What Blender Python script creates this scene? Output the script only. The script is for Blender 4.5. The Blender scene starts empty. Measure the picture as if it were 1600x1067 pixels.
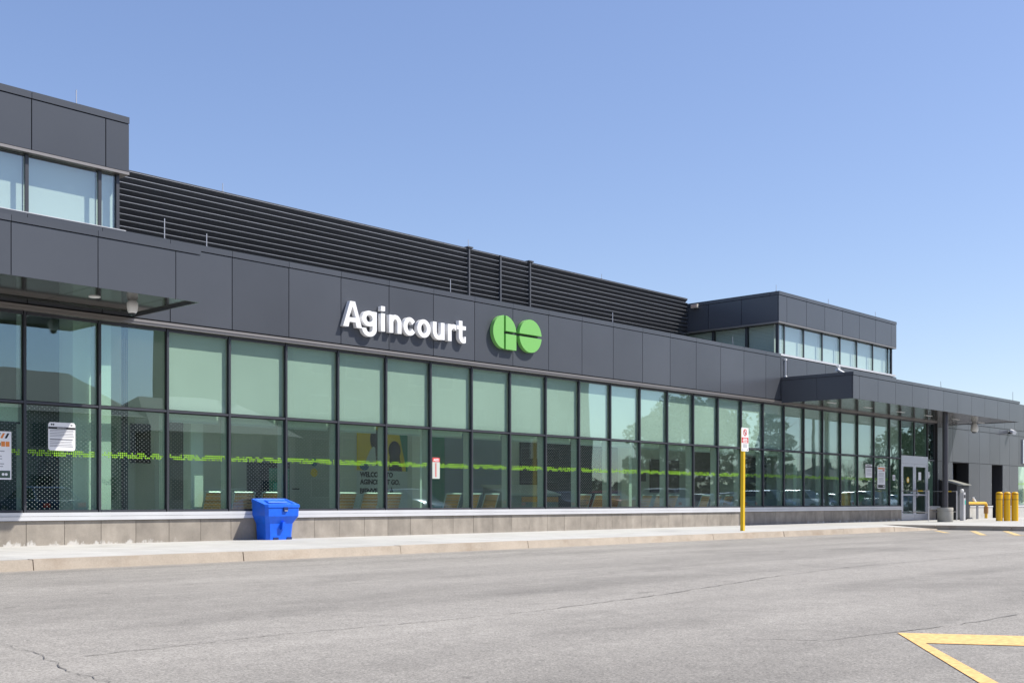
import bpy, bmesh, math, random
from mathutils import Vector, Matrix

random.seed(7)
S = bpy.context.scene
COL = S.collection
R = math.radians

# ------------------------------------------------------------------ camera
cam_d = bpy.data.cameras.new("camera")
cam_d.sensor_width = 36.0
cam_d.lens = 1760 / 1600 * 36.0
cam_d.shift_y = (783 - 533.5) / 1600
cam_d.shift_x = 0.0
cam_d.clip_start = 0.1
cam_d.clip_end = 6000
cam = bpy.data.objects.new("camera", cam_d)
COL.objects.link(cam)
cam.location = (0, -18.0, 0.715)
TH = math.atan(1651 / 1760)
cam.rotation_euler = (R(90), 0, TH - R(90))
S.camera = cam

# ------------------------------------------------------------------ light
SUN = Vector((0.97, -1.0, 1.69)).normalized()
W = bpy.data.worlds.new("World")
S.world = W
W.use_nodes = True
nt = W.node_tree
nt.nodes.clear()
sky = nt.nodes.new("ShaderNodeTexSky")
sky.sky_type = 'NISHITA'
sky.sun_disc = False
sky.sun_elevation = math.asin(SUN.z)
sky.sun_rotation = math.atan2(SUN.x, SUN.y)
sky.altitude = 100
sky.air_density = 1.0
sky.dust_density = 0.7
sky.ozone_density = 3.5
hsv = nt.nodes.new("ShaderNodeHueSaturation")
hsv.inputs["Saturation"].default_value = 1.18
hsv.inputs["Value"].default_value = 1.45
hsv.inputs["Hue"].default_value = 0.515
bg = nt.nodes.new("ShaderNodeBackground")
bg.inputs["Strength"].default_value = 0.130
wo = nt.nodes.new("ShaderNodeOutputWorld")
gam = nt.nodes.new("ShaderNodeGamma")
gam.inputs["Gamma"].default_value = 0.72
nt.links.new(sky.outputs[0], gam.inputs["Color"])
nt.links.new(gam.outputs[0], hsv.inputs["Color"])
nt.links.new(hsv.outputs[0], bg.inputs["Color"])
nt.links.new(bg.outputs[0], wo.inputs["Surface"])

sun_d = bpy.data.lights.new("sun", 'SUN')
sun_d.energy = 4.4
sun_d.angle = R(0.53)
sun_d.color = (1.0, 0.955, 0.865)
sun = bpy.data.objects.new("sun", sun_d)
COL.objects.link(sun)
sun.rotation_euler = SUN.to_track_quat('Z', 'Y').to_euler()

S.render.engine = 'CYCLES'
S.view_settings.view_transform = 'Standard'
S.view_settings.look = 'None'
S.view_settings.gamma = 1.0
S.view_settings.use_curve_mapping = False
S.view_settings.exposure = 0.52
cy = S.cycles
cy.use_denoising = True
cy.use_adaptive_sampling = True
cy.max_bounces = 10
cy.diffuse_bounces = 4
cy.glossy_bounces = 4
cy.transmission_bounces = 6
cy.transparent_max_bounces = 24
cy.caustics_reflective = False
cy.caustics_refractive = False
cy.sample_clamp_indirect = 6.0

# ------------------------------------------------------------------ materials
def nodes_of(m):
    m.use_nodes = True
    n = m.node_tree
    return n, n.nodes["Principled BSDF"]

def M(name, col, rough=0.6, metal=0.0, spec=0.5, var=0.0, nscale=0.0, namt=0.0, bump=0.0, bscale=60.0):
    m = bpy.data.materials.new(name)
    n, p = nodes_of(m)
    c4 = (*col, 1.0)
    p.inputs["Base Color"].default_value = c4
    p.inputs["Roughness"].default_value = rough
    p.inputs["Metallic"].default_value = metal
    p.inputs["Specular IOR Level"].default_value = spec
    m.diffuse_color = c4
    L = n.links
    last = None
    geo = None
    if namt or bump:
        geo = n.nodes.new("ShaderNodeNewGeometry")
    if namt:
        t = n.nodes.new("ShaderNodeTexNoise")
        t.inputs["Scale"].default_value = nscale
        t.inputs["Detail"].default_value = 5
        L.new(geo.outputs["Position"], t.inputs["Vector"])
        mr = n.nodes.new("ShaderNodeMapRange")
        mr.inputs["From Min"].default_value = 0.3
        mr.inputs["From Max"].default_value = 0.7
        mr.inputs["To Min"].default_value = 1 - namt
        mr.inputs["To Max"].default_value = 1 + namt
        L.new(t.outputs["Fac"], mr.inputs["Value"])
        last = mr.outputs[0]
    if var:
        oi = n.nodes.new("ShaderNodeObjectInfo")
        mr = n.nodes.new("ShaderNodeMapRange")
        mr.inputs["To Min"].default_value = 1 - var
        mr.inputs["To Max"].default_value = 1 + var
        L.new(oi.outputs["Random"], mr.inputs["Value"])
        if last is None:
            last = mr.outputs[0]
        else:
            mm = n.nodes.new("ShaderNodeMath"); mm.operation = 'MULTIPLY'
            L.new(last, mm.inputs[0]); L.new(mr.outputs[0], mm.inputs[1])
            last = mm.outputs[0]
    if last is not None:
        v = n.nodes.new("ShaderNodeVectorMath"); v.operation = 'SCALE'
        v.inputs[0].default_value = col
        L.new(last, v.inputs["Scale"])
        L.new(v.outputs[0], p.inputs["Base Color"])
    if bump:
        t = n.nodes.new("ShaderNodeTexNoise")
        t.inputs["Scale"].default_value = bscale
        t.inputs["Detail"].default_value = 4
        L.new(geo.outputs["Position"], t.inputs["Vector"])
        b = n.nodes.new("ShaderNodeBump")
        b.inputs["Strength"].default_value = 1.0
        b.inputs["Distance"].default_value = bump
        L.new(t.outputs["Fac"], b.inputs["Height"])
        L.new(b.outputs[0], p.inputs["Normal"])
    return m

def add_noise(n, scale, detail=4, rough=0.5, vec=None, dist=0.0):
    t = n.nodes.new("ShaderNodeTexNoise")
    t.inputs["Scale"].default_value = scale
    t.inputs["Detail"].default_value = detail
    t.inputs["Roughness"].default_value = rough
    t.inputs["Distortion"].default_value = dist
    if vec is not None:
        n.links.new(vec, t.inputs["Vector"])
    return t.outputs["Fac"]

def maprange(n, val, a, b, c, d, clamp=True):
    mr = n.nodes.new("ShaderNodeMapRange")
    mr.clamp = clamp
    for k, v in zip(("From Min", "From Max", "To Min", "To Max"), (a, b, c, d)):
        mr.inputs[k].default_value = v
    n.links.new(val, mr.inputs["Value"])
    return mr.outputs[0]

def mathn(n, op, a, b):
    m = n.nodes.new("ShaderNodeMath"); m.operation = op
    for i, v in enumerate((a, b)):
        if isinstance(v, (int, float)):
            m.inputs[i].default_value = v
        else:
            n.links.new(v, m.inputs[i])
    return m.outputs[0]

def mixc(n, fac, a, b):
    m = n.nodes.new("ShaderNodeMix"); m.data_type = 'RGBA'
    if isinstance(fac, (int, float)):
        m.inputs[0].default_value = fac
    else:
        n.links.new(fac, m.inputs[0])
    for i, v in ((6, a), (7, b)):
        if isinstance(v, tuple):
            m.inputs[i].default_value = (*v, 1)
        else:
            n.links.new(v, m.inputs[i])
    return m.outputs[2]

def scaled(n, vec, sx, sy, sz):
    m = n.nodes.new("ShaderNodeMapping")
    m.inputs["Scale"].default_value = (sx, sy, sz)
    n.links.new(vec, m.inputs["Vector"])
    return m.outputs[0]

def make_asphalt():
    m = bpy.data.materials.new("asphalt")
    n, p = nodes_of(m)
    pos = n.nodes.new("ShaderNodeNewGeometry").outputs["Position"]
    big = maprange(n, add_noise(n, 0.35, 5, 0.6, scaled(n, pos, 0.45, 1, 1)), 0.3, 0.7, 0.86, 1.10)
    streak = maprange(n, add_noise(n, 1.0, 4, 0.55, scaled(n, pos, 0.06, 1.1, 1), 0.6), 0.35, 0.65, 0.90, 1.06)
    mid = maprange(n, add_noise(n, 6.0, 6, 0.7, pos), 0.3, 0.7, 0.9, 1.1)
    fine = maprange(n, add_noise(n, 72.0, 3, 0.85, pos), 0.28, 0.72, 0.42, 1.58)
    grit = maprange(n, add_noise(n, 38.0, 4, 0.85, pos), 0.30, 0.38, 0.6, 1.0)
    patch = maprange(n, add_noise(n, 0.8, 4, 0.6, scaled(n, pos, 0.5, 1, 1)), 0.52, 0.68, 1.0, 0.84)
    v = mathn(n, 'MULTIPLY', big, streak)
    for q in (mid, fine, grit, patch):
        v = mathn(n, 'MULTIPLY', v, q)
    # oil drips, pale scuffs, worn lanes along the kerb and grit in the gutter
    oil = mathn(n, 'MULTIPLY', maprange(n, add_noise(n, 2.6, 3, 0.6, pos), 0.66, 0.72, 0, 1), maprange(n, add_noise(n, 0.3, 2, 0.5, pos), 0.48, 0.6, 0, 1))
    v = mathn(n, 'MULTIPLY', v, maprange(n, oil, 0, 1, 1, 0.66))
    scuff = mathn(n, 'MULTIPLY', maprange(n, add_noise(n, 3.2, 4, 0.6, scaled(n, pos, 0.35, 2.2, 1), 0.8), 0.66, 0.74, 0, 1), maprange(n, add_noise(n, 0.5, 2, 0.5, pos), 0.45, 0.6, 0, 1))
    v = mathn(n, 'MULTIPLY', v, maprange(n, scuff, 0, 1, 1, 1.22))
    vor = n.nodes.new("ShaderNodeTexVoronoi"); vor.feature = 'DISTANCE_TO_EDGE'; vor.inputs["Scale"].default_value = 0.42
    wv = n.nodes.new("ShaderNodeVectorMath"); wv.operation = 'ADD'
    nz = n.nodes.new("ShaderNodeTexNoise"); nz.inputs["Scale"].default_value = 1.6; nz.inputs["Detail"].default_value = 5
    n.links.new(pos, nz.inputs["Vector"]); n.links.new(pos, wv.inputs[0]); n.links.new(nz.outputs["Color"], wv.inputs[1])
    n.links.new(wv.outputs[0], vor.inputs["Vector"])
    hair = mathn(n, 'MULTIPLY', maprange(n, vor.outputs["Distance"], 0.0, 0.005, 1, 0), maprange(n, add_noise(n, 0.22, 3, 0.6, pos), 0.52, 0.62, 0, 0.7))
    v = mathn(n, 'MULTIPLY', v, maprange(n, hair, 0, 1, 1, 0.62))
    sep = n.nodes.new("ShaderNodeSeparateXYZ"); n.links.new(pos, sep.inputs[0])
    gut = mathn(n, 'ADD', sep.outputs[1], mathn(n, 'MULTIPLY', add_noise(n, 3.0, 5, 0.7, pos), 0.45))
    gut = maprange(n, gut, -4.45, -4.02, 0, 0.8)
    sc = n.nodes.new("ShaderNodeVectorMath"); sc.operation = 'SCALE'
    sc.inputs[0].default_value = (0.300, 0.279, 0.250)
    n.links.new(v, sc.inputs["Scale"])
    n.links.new(mixc(n, gut, sc.outputs[0], (0.34, 0.30, 0.25)), p.inputs["Base Color"])
    p.inputs["Roughness"].default_value = 0.85
    p.inputs["Specular IOR Level"].default_value = 0.25
    b = n.nodes.new("ShaderNodeBump")
    b.inputs["Strength"].default_value = 0.7
    b.inputs["Distance"].default_value = 0.004
    n.links.new(add_noise(n, 110, 3, 0.7, pos), b.inputs["Height"])
    n.links.new(b.outputs[0], p.inputs["Normal"])
    return m

def make_concrete(name, col, lo=0.82, hi=1.12, stain=(0.45, 0.36, 0.27), stain_amt=0.35):
    m = bpy.data.materials.new(name)
    n, p = nodes_of(m)
    pos = n.nodes.new("ShaderNodeNewGeometry").outputs["Position"]
    a = maprange(n, add_noise(n, 1.3, 6, 0.65, pos), 0.3, 0.7, lo, hi)
    f = maprange(n, add_noise(n, 45, 4, 0.8, pos), 0.3, 0.7, 0.88, 1.1)
    v = mathn(n, 'MULTIPLY', a, f)
    oi = n.nodes.new("ShaderNodeObjectInfo")
    v = mathn(n, 'MULTIPLY', v, maprange(n, oi.outputs["Random"], 0, 1, 0.95, 1.05))
    sc = n.nodes.new("ShaderNodeVectorMath"); sc.operation = 'SCALE'
    sc.inputs[0].default_value = col
    n.links.new(v, sc.inputs["Scale"])
    st = maprange(n, add_noise(n, 2.2, 5, 0.6, scaled(n, pos, 0.6, 1, 1)), 0.52, 0.72, 0, stain_amt)
    n.links.new(mixc(n, st, sc.outputs[0], stain), p.inputs["Base Color"])
    p.inputs["Roughness"].default_value = 0.85
    p.inputs["Specular IOR Level"].default_value = 0.25
    b = n.nodes.new("ShaderNodeBump")
    b.inputs["Strength"].default_value = 0.5
    b.inputs["Distance"].default_value = 0.003
    n.links.new(add_noise(n, 70, 3, 0.7, pos), b.inputs["Height"])
    n.links.new(b.outputs[0], p.inputs["Normal"])
    return m

def make_stone():
    m = bpy.data.materials.new("base_stone")
    n, p = nodes_of(m)
    pos = n.nodes.new("ShaderNodeNewGeometry").outputs["Position"]
    sep = n.nodes.new("ShaderNodeSeparateXYZ"); n.links.new(pos, sep.inputs[0])
    oi = n.nodes.new("ShaderNodeObjectInfo")
    add = n.nodes.new("ShaderNodeVectorMath"); add.operation = 'ADD'
    rv = n.nodes.new("ShaderNodeVectorMath"); rv.operation = 'SCALE'
    rv.inputs[0].default_value = (31, 17, 0)
    n.links.new(oi.outputs["Random"], rv.inputs["Scale"])
    n.links.new(pos, add.inputs[0]); n.links.new(rv.outputs[0], add.inputs[1])
    pv = add.outputs[0]
    a = maprange(n, add_noise(n, 2.4, 5, 0.6, pv), 0.3, 0.7, 0.78, 1.16)
    run = maprange(n, add_noise(n, 5.0, 3, 0.5, scaled(n, pv, 1, 1, 0.22)), 0.35, 0.7, 0.92, 1.12)
    f = maprange(n, add_noise(n, 60, 3, 0.8, pos), 0.3, 0.7, 0.93, 1.07)
    v = mathn(n, 'MULTIPLY', mathn(n, 'MULTIPLY', a, run), f)
    v = mathn(n, 'MULTIPLY', v, maprange(n, oi.outputs["Random"], 0, 1, 0.9, 1.08))
    sc = n.nodes.new("ShaderNodeVectorMath"); sc.operation = 'SCALE'
    sc.inputs[0].default_value = (0.305, 0.270, 0.230)
    n.links.new(v, sc.inputs["Scale"])
    # salt bloom along the foot of the wall
    nz = add_noise(n, 7.0, 6, 0.75, scaled(n, pos, 1, 1, 0.5))
    h = mathn(n, 'SUBTRACT', mathn(n, 'MULTIPLY', maprange(n, nz, 0.45, 0.78, 0, 1), 0.15), sep.outputs[2])
    salt = maprange(n, h, -0.015, 0.03, 0, 0.75)
    # the bloom comes and goes along the wall
    wh = mathn(n, "MAXIMUM", maprange(n, sep.outputs[0], 9.6, 10.6, 1, 0.10), maprange(n, sep.outputs[0], 31.5, 34, 0, 1))
    salt = mathn(n, 'MULTIPLY', salt, wh)
    n.links.new(mixc(n, salt, sc.outputs[0], (0.62, 0.6, 0.57)), p.inputs["Base Color"])
    p.inputs["Roughness"].default_value = 0.7
    p.inputs["Specular IOR Level"].default_value = 0.3
    return m

def make_glass(name, tint, f0, wobble=0.0, rough=0.0, gcol=(0.74, 0.89, 1.0, 1)):
    m = bpy.data.materials.new(name)
    m.use_nodes = True
    n = m.node_tree
    n.nodes.clear()
    out = n.nodes.new("ShaderNodeOutputMaterial")
    mix = n.nodes.new("ShaderNodeMixShader")
    tr = n.nodes.new("ShaderNodeBsdfTransparent")
    tr.inputs[0].default_value = (*tint, 1)
    gl = n.nodes.new("ShaderNodeBsdfGlossy")
    gl.inputs["Roughness"].default_value = rough
    gl.inputs["Color"].default_value = gcol
    lw = n.nodes.new("ShaderNodeLayerWeight")
    lw.inputs["Blend"].default_value = 0.5
    pw = mathn(n, 'POWER', lw.outputs["Facing"], 5.0)
    fac = mathn(n, 'ADD', mathn(n, 'MULTIPLY', pw, 1 - f0), f0)
    n.links.new(fac, mix.inputs[0])
    n.links.new(tr.outputs[0], mix.inputs[1])
    n.links.new(gl.outputs[0], mix.inputs[2])
    if wobble:
        pos = n.nodes.new("ShaderNodeNewGeometry").outputs["Position"]
        b = n.nodes.new("ShaderNodeBump")
        b.inputs["Strength"].default_value = 1.0
        b.inputs["Distance"].default_value = wobble
        n.links.new(add_noise(n, 1.1, 1, 0.4, pos), b.inputs["Height"])
        n.links.new(b.outputs[0], gl.inputs["Normal"])
    n.links.new(mix.outputs[0], out.inputs[0])
    return m

def make_leaf(name, c1, c2):
    m = bpy.data.materials.new(name)
    n, p = nodes_of(m)
    pos = n.nodes.new("ShaderNodeNewGeometry").outputs["Position"]
    f = maprange(n, add_noise(n, 0.9, 3, 0.6, pos), 0.35, 0.65, 0, 1)
    n.links.new(mixc(n, f, c1, c2), p.inputs["Base Color"])
    p.inputs["Roughness"].default_value = 0.7
    return m

ASPHALT = make_asphalt()
SIDEWALK = make_concrete("sidewalk_concrete", (0.50, 0.49, 0.465), 0.86, 1.07, (0.34, 0.31, 0.28), 0.4)
KERB = make_concrete("kerb_concrete", (0.45, 0.385, 0.315), 0.80, 1.12, (0.27, 0.20, 0.14), 0.55)
PLANTER = make_concrete("column_foot_concrete", (0.36, 0.35, 0.32))
STONE = make_stone()
PANEL = M("charcoal_panel", (0.075, 0.081, 0.095), 0.26, 0.0, 0.36, var=0.07, nscale=0.5, namt=0.07, bump=.0012, bscale=1.2)
DARK = M("joint_black", (0.012, 0.013, 0.016), 0.8)
MULL = M("mullion_charcoal", (0.050, 0.053, 0.064), 0.4, 0.2)
MULLIN = M("mullion_inside_grey", (0.66, 0.68, 0.65), 0.5)
TRANS = M("transom_grey", (0.065, 0.068, 0.08), 0.4, 0.3)
ALU = M("white_aluminium", (0.64, 0.64, 0.66), 0.4, 0.2, nscale=1.5, namt=0.06)
HEAD = M("bronze_aluminium", (0.27, 0.25, 0.24), 0.4, 0.5)
SOFFIT = M("soffit_panel", (0.045, 0.048, 0.046), 0.08, 0.0, 0.6)
SOFFITB = M("soffit_board", (0.11, 0.108, 0.102), 0.14, 0.2, 0.6, var=0.08)
LOUV = M("louvre_black", (0.085, 0.088, 0.098), 0.4, 0.0, .4, var=0.1)
LOUVN = M("louvre_nose_glint", (0.27, 0.28, 0.31), 0.4, 0.2, .5, var=0.25)  # paler than the blade: the sun's highlight put into the colour
LOUVP = M("louvre_post_grey", (0.10, 0.105, 0.12), 0.5, 0.4)
GLASS = make_glass("curtain_glass", (0.815, 0.925, 0.865), 0.14, 0.0007)
GLASSU = make_glass("upper_glass", (0.865, 0.945, 0.91), 0.135, 0.0008)
GLASST = make_glass("lantern_glass", (0.92, 0.975, 0.955), 0.14, 0.0005, gcol=(0.9, 0.96, 1.0, 1))
DOORGL = make_glass("door_glass", (0.72, 0.78, 0.74), 0.06, 0.0003)
CARGL = make_glass("car_glass", (0.25, 0.29, 0.30), 0.08)
BLIND = M("blind_fabric", (0.86, 0.88, 0.82), 0.9, var=.05, nscale=.7, namt=.05)
LANTERN = M("lantern_blind", (0.88, 0.90, 0.86), 0.9)
for m_ in (BLIND, LANTERN):      # thin cloth lets part of the daylight through
    n_, p_ = nodes_of(m_)
    tl = n_.nodes.new("ShaderNodeBsdfTranslucent"); tl.inputs[0].default_value = (0.8, 0.82, 0.78, 1)
    ms = n_.nodes.new("ShaderNodeMixShader"); ms.inputs[0].default_value = 0.15
    n_.links.new(p_.outputs[0], ms.inputs[1]); n_.links.new(tl.outputs[0], ms.inputs[2])
    n_.links.new(ms.outputs[0], n_.nodes["Material Output"].inputs[0])
ADDROOFL = M("added_rooflight_diffuser", (0.8, 0.8, 0.8), 0.6)  # diffuser of the added rooflights, passes daylight into the hall
n_, p_ = nodes_of(ADDROOFL)
tl = n_.nodes.new("ShaderNodeBsdfTranslucent"); tl.inputs[0].default_value = (0.56, 0.58, 0.56, 1)
n_.links.new(tl.outputs[0], n_.nodes["Material Output"].inputs[0])
BLINDBAR = M("blind_bar", (0.60, 0.62, 0.60), 0.6)
WALLIN = M("interior_plaster", (0.62, 0.66, 0.60), 0.8, nscale=0.5, namt=0.06)
WALLDK = M("interior_dark_wall", (0.22, 0.22, 0.20), 0.7)
FLOORIN = M("terrazzo_floor", (0.66, 0.66, 0.63), 0.35, nscale=30, namt=0.1)
CEIL = M("ceiling_white", (0.85, 0.85, 0.83), 0.8)
WHITECOL = M("white_column", (0.82, 0.83, 0.78), 0.6)
LETTER = M("letter_white", (0.82, 0.82, 0.83), 0.35)
GREEN = M("sign_green", (0.195, 0.48, 0.125), 0.4)
DOTG = M("dot_green", (0.225, 0.48, 0.012), 0.6)
DOTW = M("dot_white", (0.36, 0.41, 0.39), 0.7)
BLUE = M("bin_blue", (0.004, 0.115, 0.72), 0.45, nscale=7, namt=0.12)
BLUEDK = M("bin_latch_and_slot_shade", (0.004, 0.02, 0.12), 0.6)  # darker bin blue for the latch and the painted shade of the slots
YEL = M("post_yellow", (0.72, 0.46, 0.010), 0.4)
YELB = M("bollard_yellow", (0.76, 0.43, 0.008), 0.35)
BAND = M("bollard_band", (0.30, 0.10, 0.01), 0.4)
YPIPE = M("pipe_yellow", (0.74, 0.42, 0.02), 0.4)
ROADY = M("road_paint", (0.78, 0.46, 0.17), 0.75, nscale=30, namt=0.22)
ROADYF = M("worn_road_paint", (0.62, 0.45, 0.20), 0.8, nscale=9, namt=0.25)
CRACK = M("tar_crack", (0.15, 0.14, 0.13), 0.9, nscale=12, namt=.4)
SEAMM = M("asphalt_seam", (0.225, 0.208, 0.188), 0.9, nscale=30, namt=0.45)
STEEL = M("brushed_steel", (0.45, 0.45, 0.47), 0.35, 0.8)
STEELL = M("painted_steel_light", (0.55, 0.55, 0.58), 0.4, 0.3)
DOORFR = M("door_frame_silver", (0.50, 0.51, 0.56), 0.4, 0.5)
COLM = M("column_charcoal", (0.060, 0.058, 0.068), 0.4, 0.2)
WHITE = M("white_plastic", (0.80, 0.80, 0.80), 0.5)
PAPER = M("paper_white", (0.82, 0.82, 0.84), 0.7)
INK = M("ink_black", (0.015, 0.015, 0.02), 0.6)
INKG = M("ink_grey", (0.30, 0.30, 0.33), 0.7)
REDI = M("ink_red", (0.62, 0.03, 0.03), 0.6)
ORNG = M("ink_orange", (0.75, 0.24, 0.05), 0.6)
SIGNY = M("ink_yellow", (0.80, 0.55, 0.03), 0.6)
WOOD = M("seat_wood", (0.74, 0.36, 0.135), 0.55, var=0.18, nscale=12, namt=0.12)
SEATM = M("seat_frame_metal", (0.62, 0.64, 0.62), 0.4, 0.3)
SCREEN = M("screen_dark", (0.012, 0.017, 0.026), 0.2)
SCREENB = M("board_blue_grey", (0.27, 0.33, 0.42), 0.6)
GREENDK = M("panel_dark_green", (0.02, 0.24, 0.15), 0.6)
POSTY = M("poster_yellow", (0.86, 0.61, 0.02), 0.7)
POSTG = M("poster_grey", (0.62, 0.68, 0.69), 0.7)
SKIN = M("poster_brown", (0.022, 0.014, 0.012), 0.7)
BLUEI = M("ink_blue", (0.06, 0.15, 0.30), 0.7)
CABIN = M("cabinet_grey", (0.035, 0.037, 0.042), 0.5, 0.0, .2)
CABROOF = M("cabinet_roof", (0.22, 0.22, 0.19), 0.6)
GREENB = M("box_green", (0.01, 0.22, 0.09), 0.5)
TEAL = M("label_teal", (0.05, 0.45, 0.36), 0.5)
BRICK = M("brick_brown", (0.27, 0.245, 0.215), 0.85, nscale=3, namt=0.15)
SHINGLE = M("roof_shingle", (0.17, 0.155, 0.135), 0.85, nscale=6, namt=0.2)
BARK = M("bark", (0.07, 0.055, 0.045), 0.9)
RUBBER = M("tyre_rubber", (0.02, 0.02, 0.02), 0.8)
LEAF = make_leaf("leaf_green", (0.055, 0.085, 0.025), (0.10, 0.13, 0.04))
NEEDLE = make_leaf("needle_green", (0.030, 0.055, 0.022), (0.055, 0.085, 0.035))

# ------------------------------------------------------------------ mesh helpers
class MB:
    def __init__(s):
        s.v, s.f, s.m = [], [], []

    def add(s, vs, fs, mi=0):
        o = len(s.v)
        s.v += [tuple(p) for p in vs]
        s.f += [tuple(i + o for i in f) for f in fs]
        s.m += [mi] * len(fs)

    def box(s, x0, x1, y0, y1, z0, z1, mi=0):
        s.add([(x0, y0, z0), (x1, y0, z0), (x1, y1, z0), (x0, y1, z0), (x0, y0, z1), (x1, y0, z1), (x1, y1, z1), (x0, y1, z1)],
              [(0, 3, 2, 1), (4, 5, 6, 7), (0, 1, 5, 4), (1, 2, 6, 5), (2, 3, 7, 6), (3, 0, 4, 7)], mi)

    def hexa(s, a, b, mi=0):
        # two quads a (bottom, ccw from above) and b (top)
        s.add(list(a) + list(b), [(0, 3, 2, 1), (4, 5, 6, 7), (0, 1, 5, 4), (1, 2, 6, 5), (2, 3, 7, 6), (3, 0, 4, 7)], mi)

    def prism_y(s, poly, y0, y1, mi=0):
        # poly of (x, z) ccw seen from -Y
        n = len(poly)
        s.add([(x, y0, z) for x, z in poly] + [(x, y1, z) for x, z in poly],
              [tuple(range(n)), tuple(range(2 * n - 1, n - 1, -1))] + [(i, n + i, n + (i + 1) % n, (i + 1) % n) for i in range(n)], mi)

    def prism_z(s, poly, z0, z1, mi=0):
        n = len(poly)
        s.add([(x, y, z1) for x, y in poly] + [(x, y, z0) for x, y in poly],
              [tuple(range(n)), tuple(range(2 * n - 1, n - 1, -1))] + [(i, n + i, n + (i + 1) % n, (i + 1) % n) for i in range(n)], mi)

    def tube(s, pts, r, seg=8, cap=True, mi=0):
        pts = [Vector(p) for p in pts]
        rs = r if isinstance(r, (list, tuple)) else [r] * len(pts)
        rings = []
        for i, p in enumerate(pts):
            d = (pts[min(i + 1, len(pts) - 1)] - pts[max(i - 1, 0)]).normalized()
            up = Vector((0, 0, 1)) if abs(d.z) < 0.9 else Vector((1, 0, 0))
            a = d.cross(up).normalized()
            b = d.cross(a).normalized()
            rings.append([p + (a * math.cos(2 * math.pi * k / seg) + b * math.sin(2 * math.pi * k / seg)) * rs[i] for k in range(seg)])
        vs = [q for g in rings for q in g]
        fs = []
        for i in range(len(pts) - 1):
            for k in range(seg):
                k2 = (k + 1) % seg
                fs.append((i * seg + k, (i + 1) * seg + k, (i + 1) * seg + k2, i * seg + k2))
        if cap:
            fs.append(tuple(range(seg)))
            fs.append(tuple((len(pts) - 1) * seg + k for k in reversed(range(seg))))
        s.add(vs, fs, mi)

    def lathe(s, prof, seg=20, c=(0, 0), mi=0):
        # prof of (r, z) from bottom to top
        vs, fs = [], []
        for r, z in prof:
            for k in range(seg):
                a = 2 * math.pi * k / seg
                vs.append((c[0] + r * math.cos(a), c[1] + r * math.sin(a), z))
        for i in range(len(prof) - 1):
            for k in range(seg):
                k2 = (k + 1) % seg
                fs.append((i * seg + k, i * seg + k2, (i + 1) * seg + k2, (i + 1) * seg + k))
        fs.append(tuple(reversed(range(seg))))
        fs.append(tuple((len(prof) - 1) * seg + k for k in range(seg)))
        s.add(vs, fs, mi)

    def mesh(s, name, mats):
        me = bpy.data.meshes.new(name)
        me.from_pydata(s.v, [], s.f)
        for m in (mats if isinstance(mats, (list, tuple)) else [mats]):
            me.materials.append(m)
        if any(s.m):
            me.polygons.foreach_set("material_index", s.m)
        me.update()
        return me

    def obj(s, name, mats, parent=None, smooth=False, origin=None):
        if origin is not None:
            s.v = [(x - origin[0], y - origin[1], z - origin[2]) for x, y, z in s.v]
        me = s.mesh(name, mats)
        if smooth:
            me.polygons.foreach_set("use_smooth", [True] * len(me.polygons))
            try:
                me.set_sharp_from_angle(angle=R(40))
            except Exception:
                pass
        return place(name, me, origin or (0, 0, 0), parent)

WLOC = {}
def place(name, data, loc, parent=None):
    o = bpy.data.objects.new(name, data)
    COL.objects.link(o)
    WLOC[o.name] = Vector(loc)
    if parent is not None:
        o.parent = parent
        o.location = Vector(loc) - WLOC[parent.name]
    else:
        o.location = loc
    return o

def tag(o, label=None, cat=None, group=None, kind=None):
    if label: o["label"] = label
    if cat: o["category"] = cat
    if group: o["group"] = group
    if kind: o["kind"] = kind
    return o

def thing(name, label, cat, loc, group=None):
    return tag(place(name, None, loc), label, cat, group)

_cache = {}
def bx(name, x0, x1, y0, y1, z0, z1, mat, parent=None):
    """a box as an object of its own; alike boxes share their mesh"""
    d = (round(x1 - x0, 4), round(y1 - y0, 4), round(z1 - z0, 4))
    key = (d, mat.name)
    if key not in _cache:
        b = MB()
        hx, hy, hz = d[0] / 2, d[1] / 2, d[2] / 2
        b.box(-hx, hx, -hy, hy, -hz, hz)
        _cache[key] = b.mesh(name, mat)
    o = place(name, _cache[key], ((x0 + x1) / 2, (y0 + y1) / 2, (z0 + z1) / 2), parent)
    if name.endswith("_panel") and mat is PANEL:
        o.rotation_euler = (random.uniform(-.0012, .0012), 0, random.uniform(-.0012, .0012))
    return o

def copy_tree(o, parent=None):
    c = o.copy()
    COL.objects.link(c)
    if parent is not None:
        c.parent = parent
    for ch in o.children:
        copy_tree(ch, c)
    return c

def text_mesh(body, size, mat, depth=0.0015, bold=0.0, width=None, name="text", height=None):
    cu = bpy.data.curves.new(name, 'FONT')
    cu.body = body
    cu.size = size
    cu.extrude = depth
    cu.offset = bold
    cu.resolution_u = 6
    o = bpy.data.objects.new(name, cu)
    COL.objects.link(o)
    dg = bpy.context.evaluated_depsgraph_get()
    me = bpy.data.meshes.new_from_object(o.evaluated_get(dg))
    bpy.data.objects.remove(o)
    bpy.data.curves.remove(cu)
    xs = [v.co.x for v in me.vertices]; ys = [v.co.y for v in me.vertices]
    kx = (width / (max(xs) - min(xs))) if width else 1.0
    ky = (height / (max(ys) - min(ys))) if height else 1.0
    x0 = min(xs)
    for v in me.vertices:
        # text plane XY -> world XZ, facing -Y
        v.co = Vector(((v.co.x - x0) * kx, -v.co.z, v.co.y * ky))
    me.materials.clear()
    me.materials.append(mat)
    me.name = name
    return me

def text_obj(body, x, y, z, size, mat, parent, width=None, bold=0.0, name="lettering", depth=0.001, height=None):
    return place(name, text_mesh(body, size, mat, depth, bold, width, name, height), (x, y, z), parent)

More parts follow.
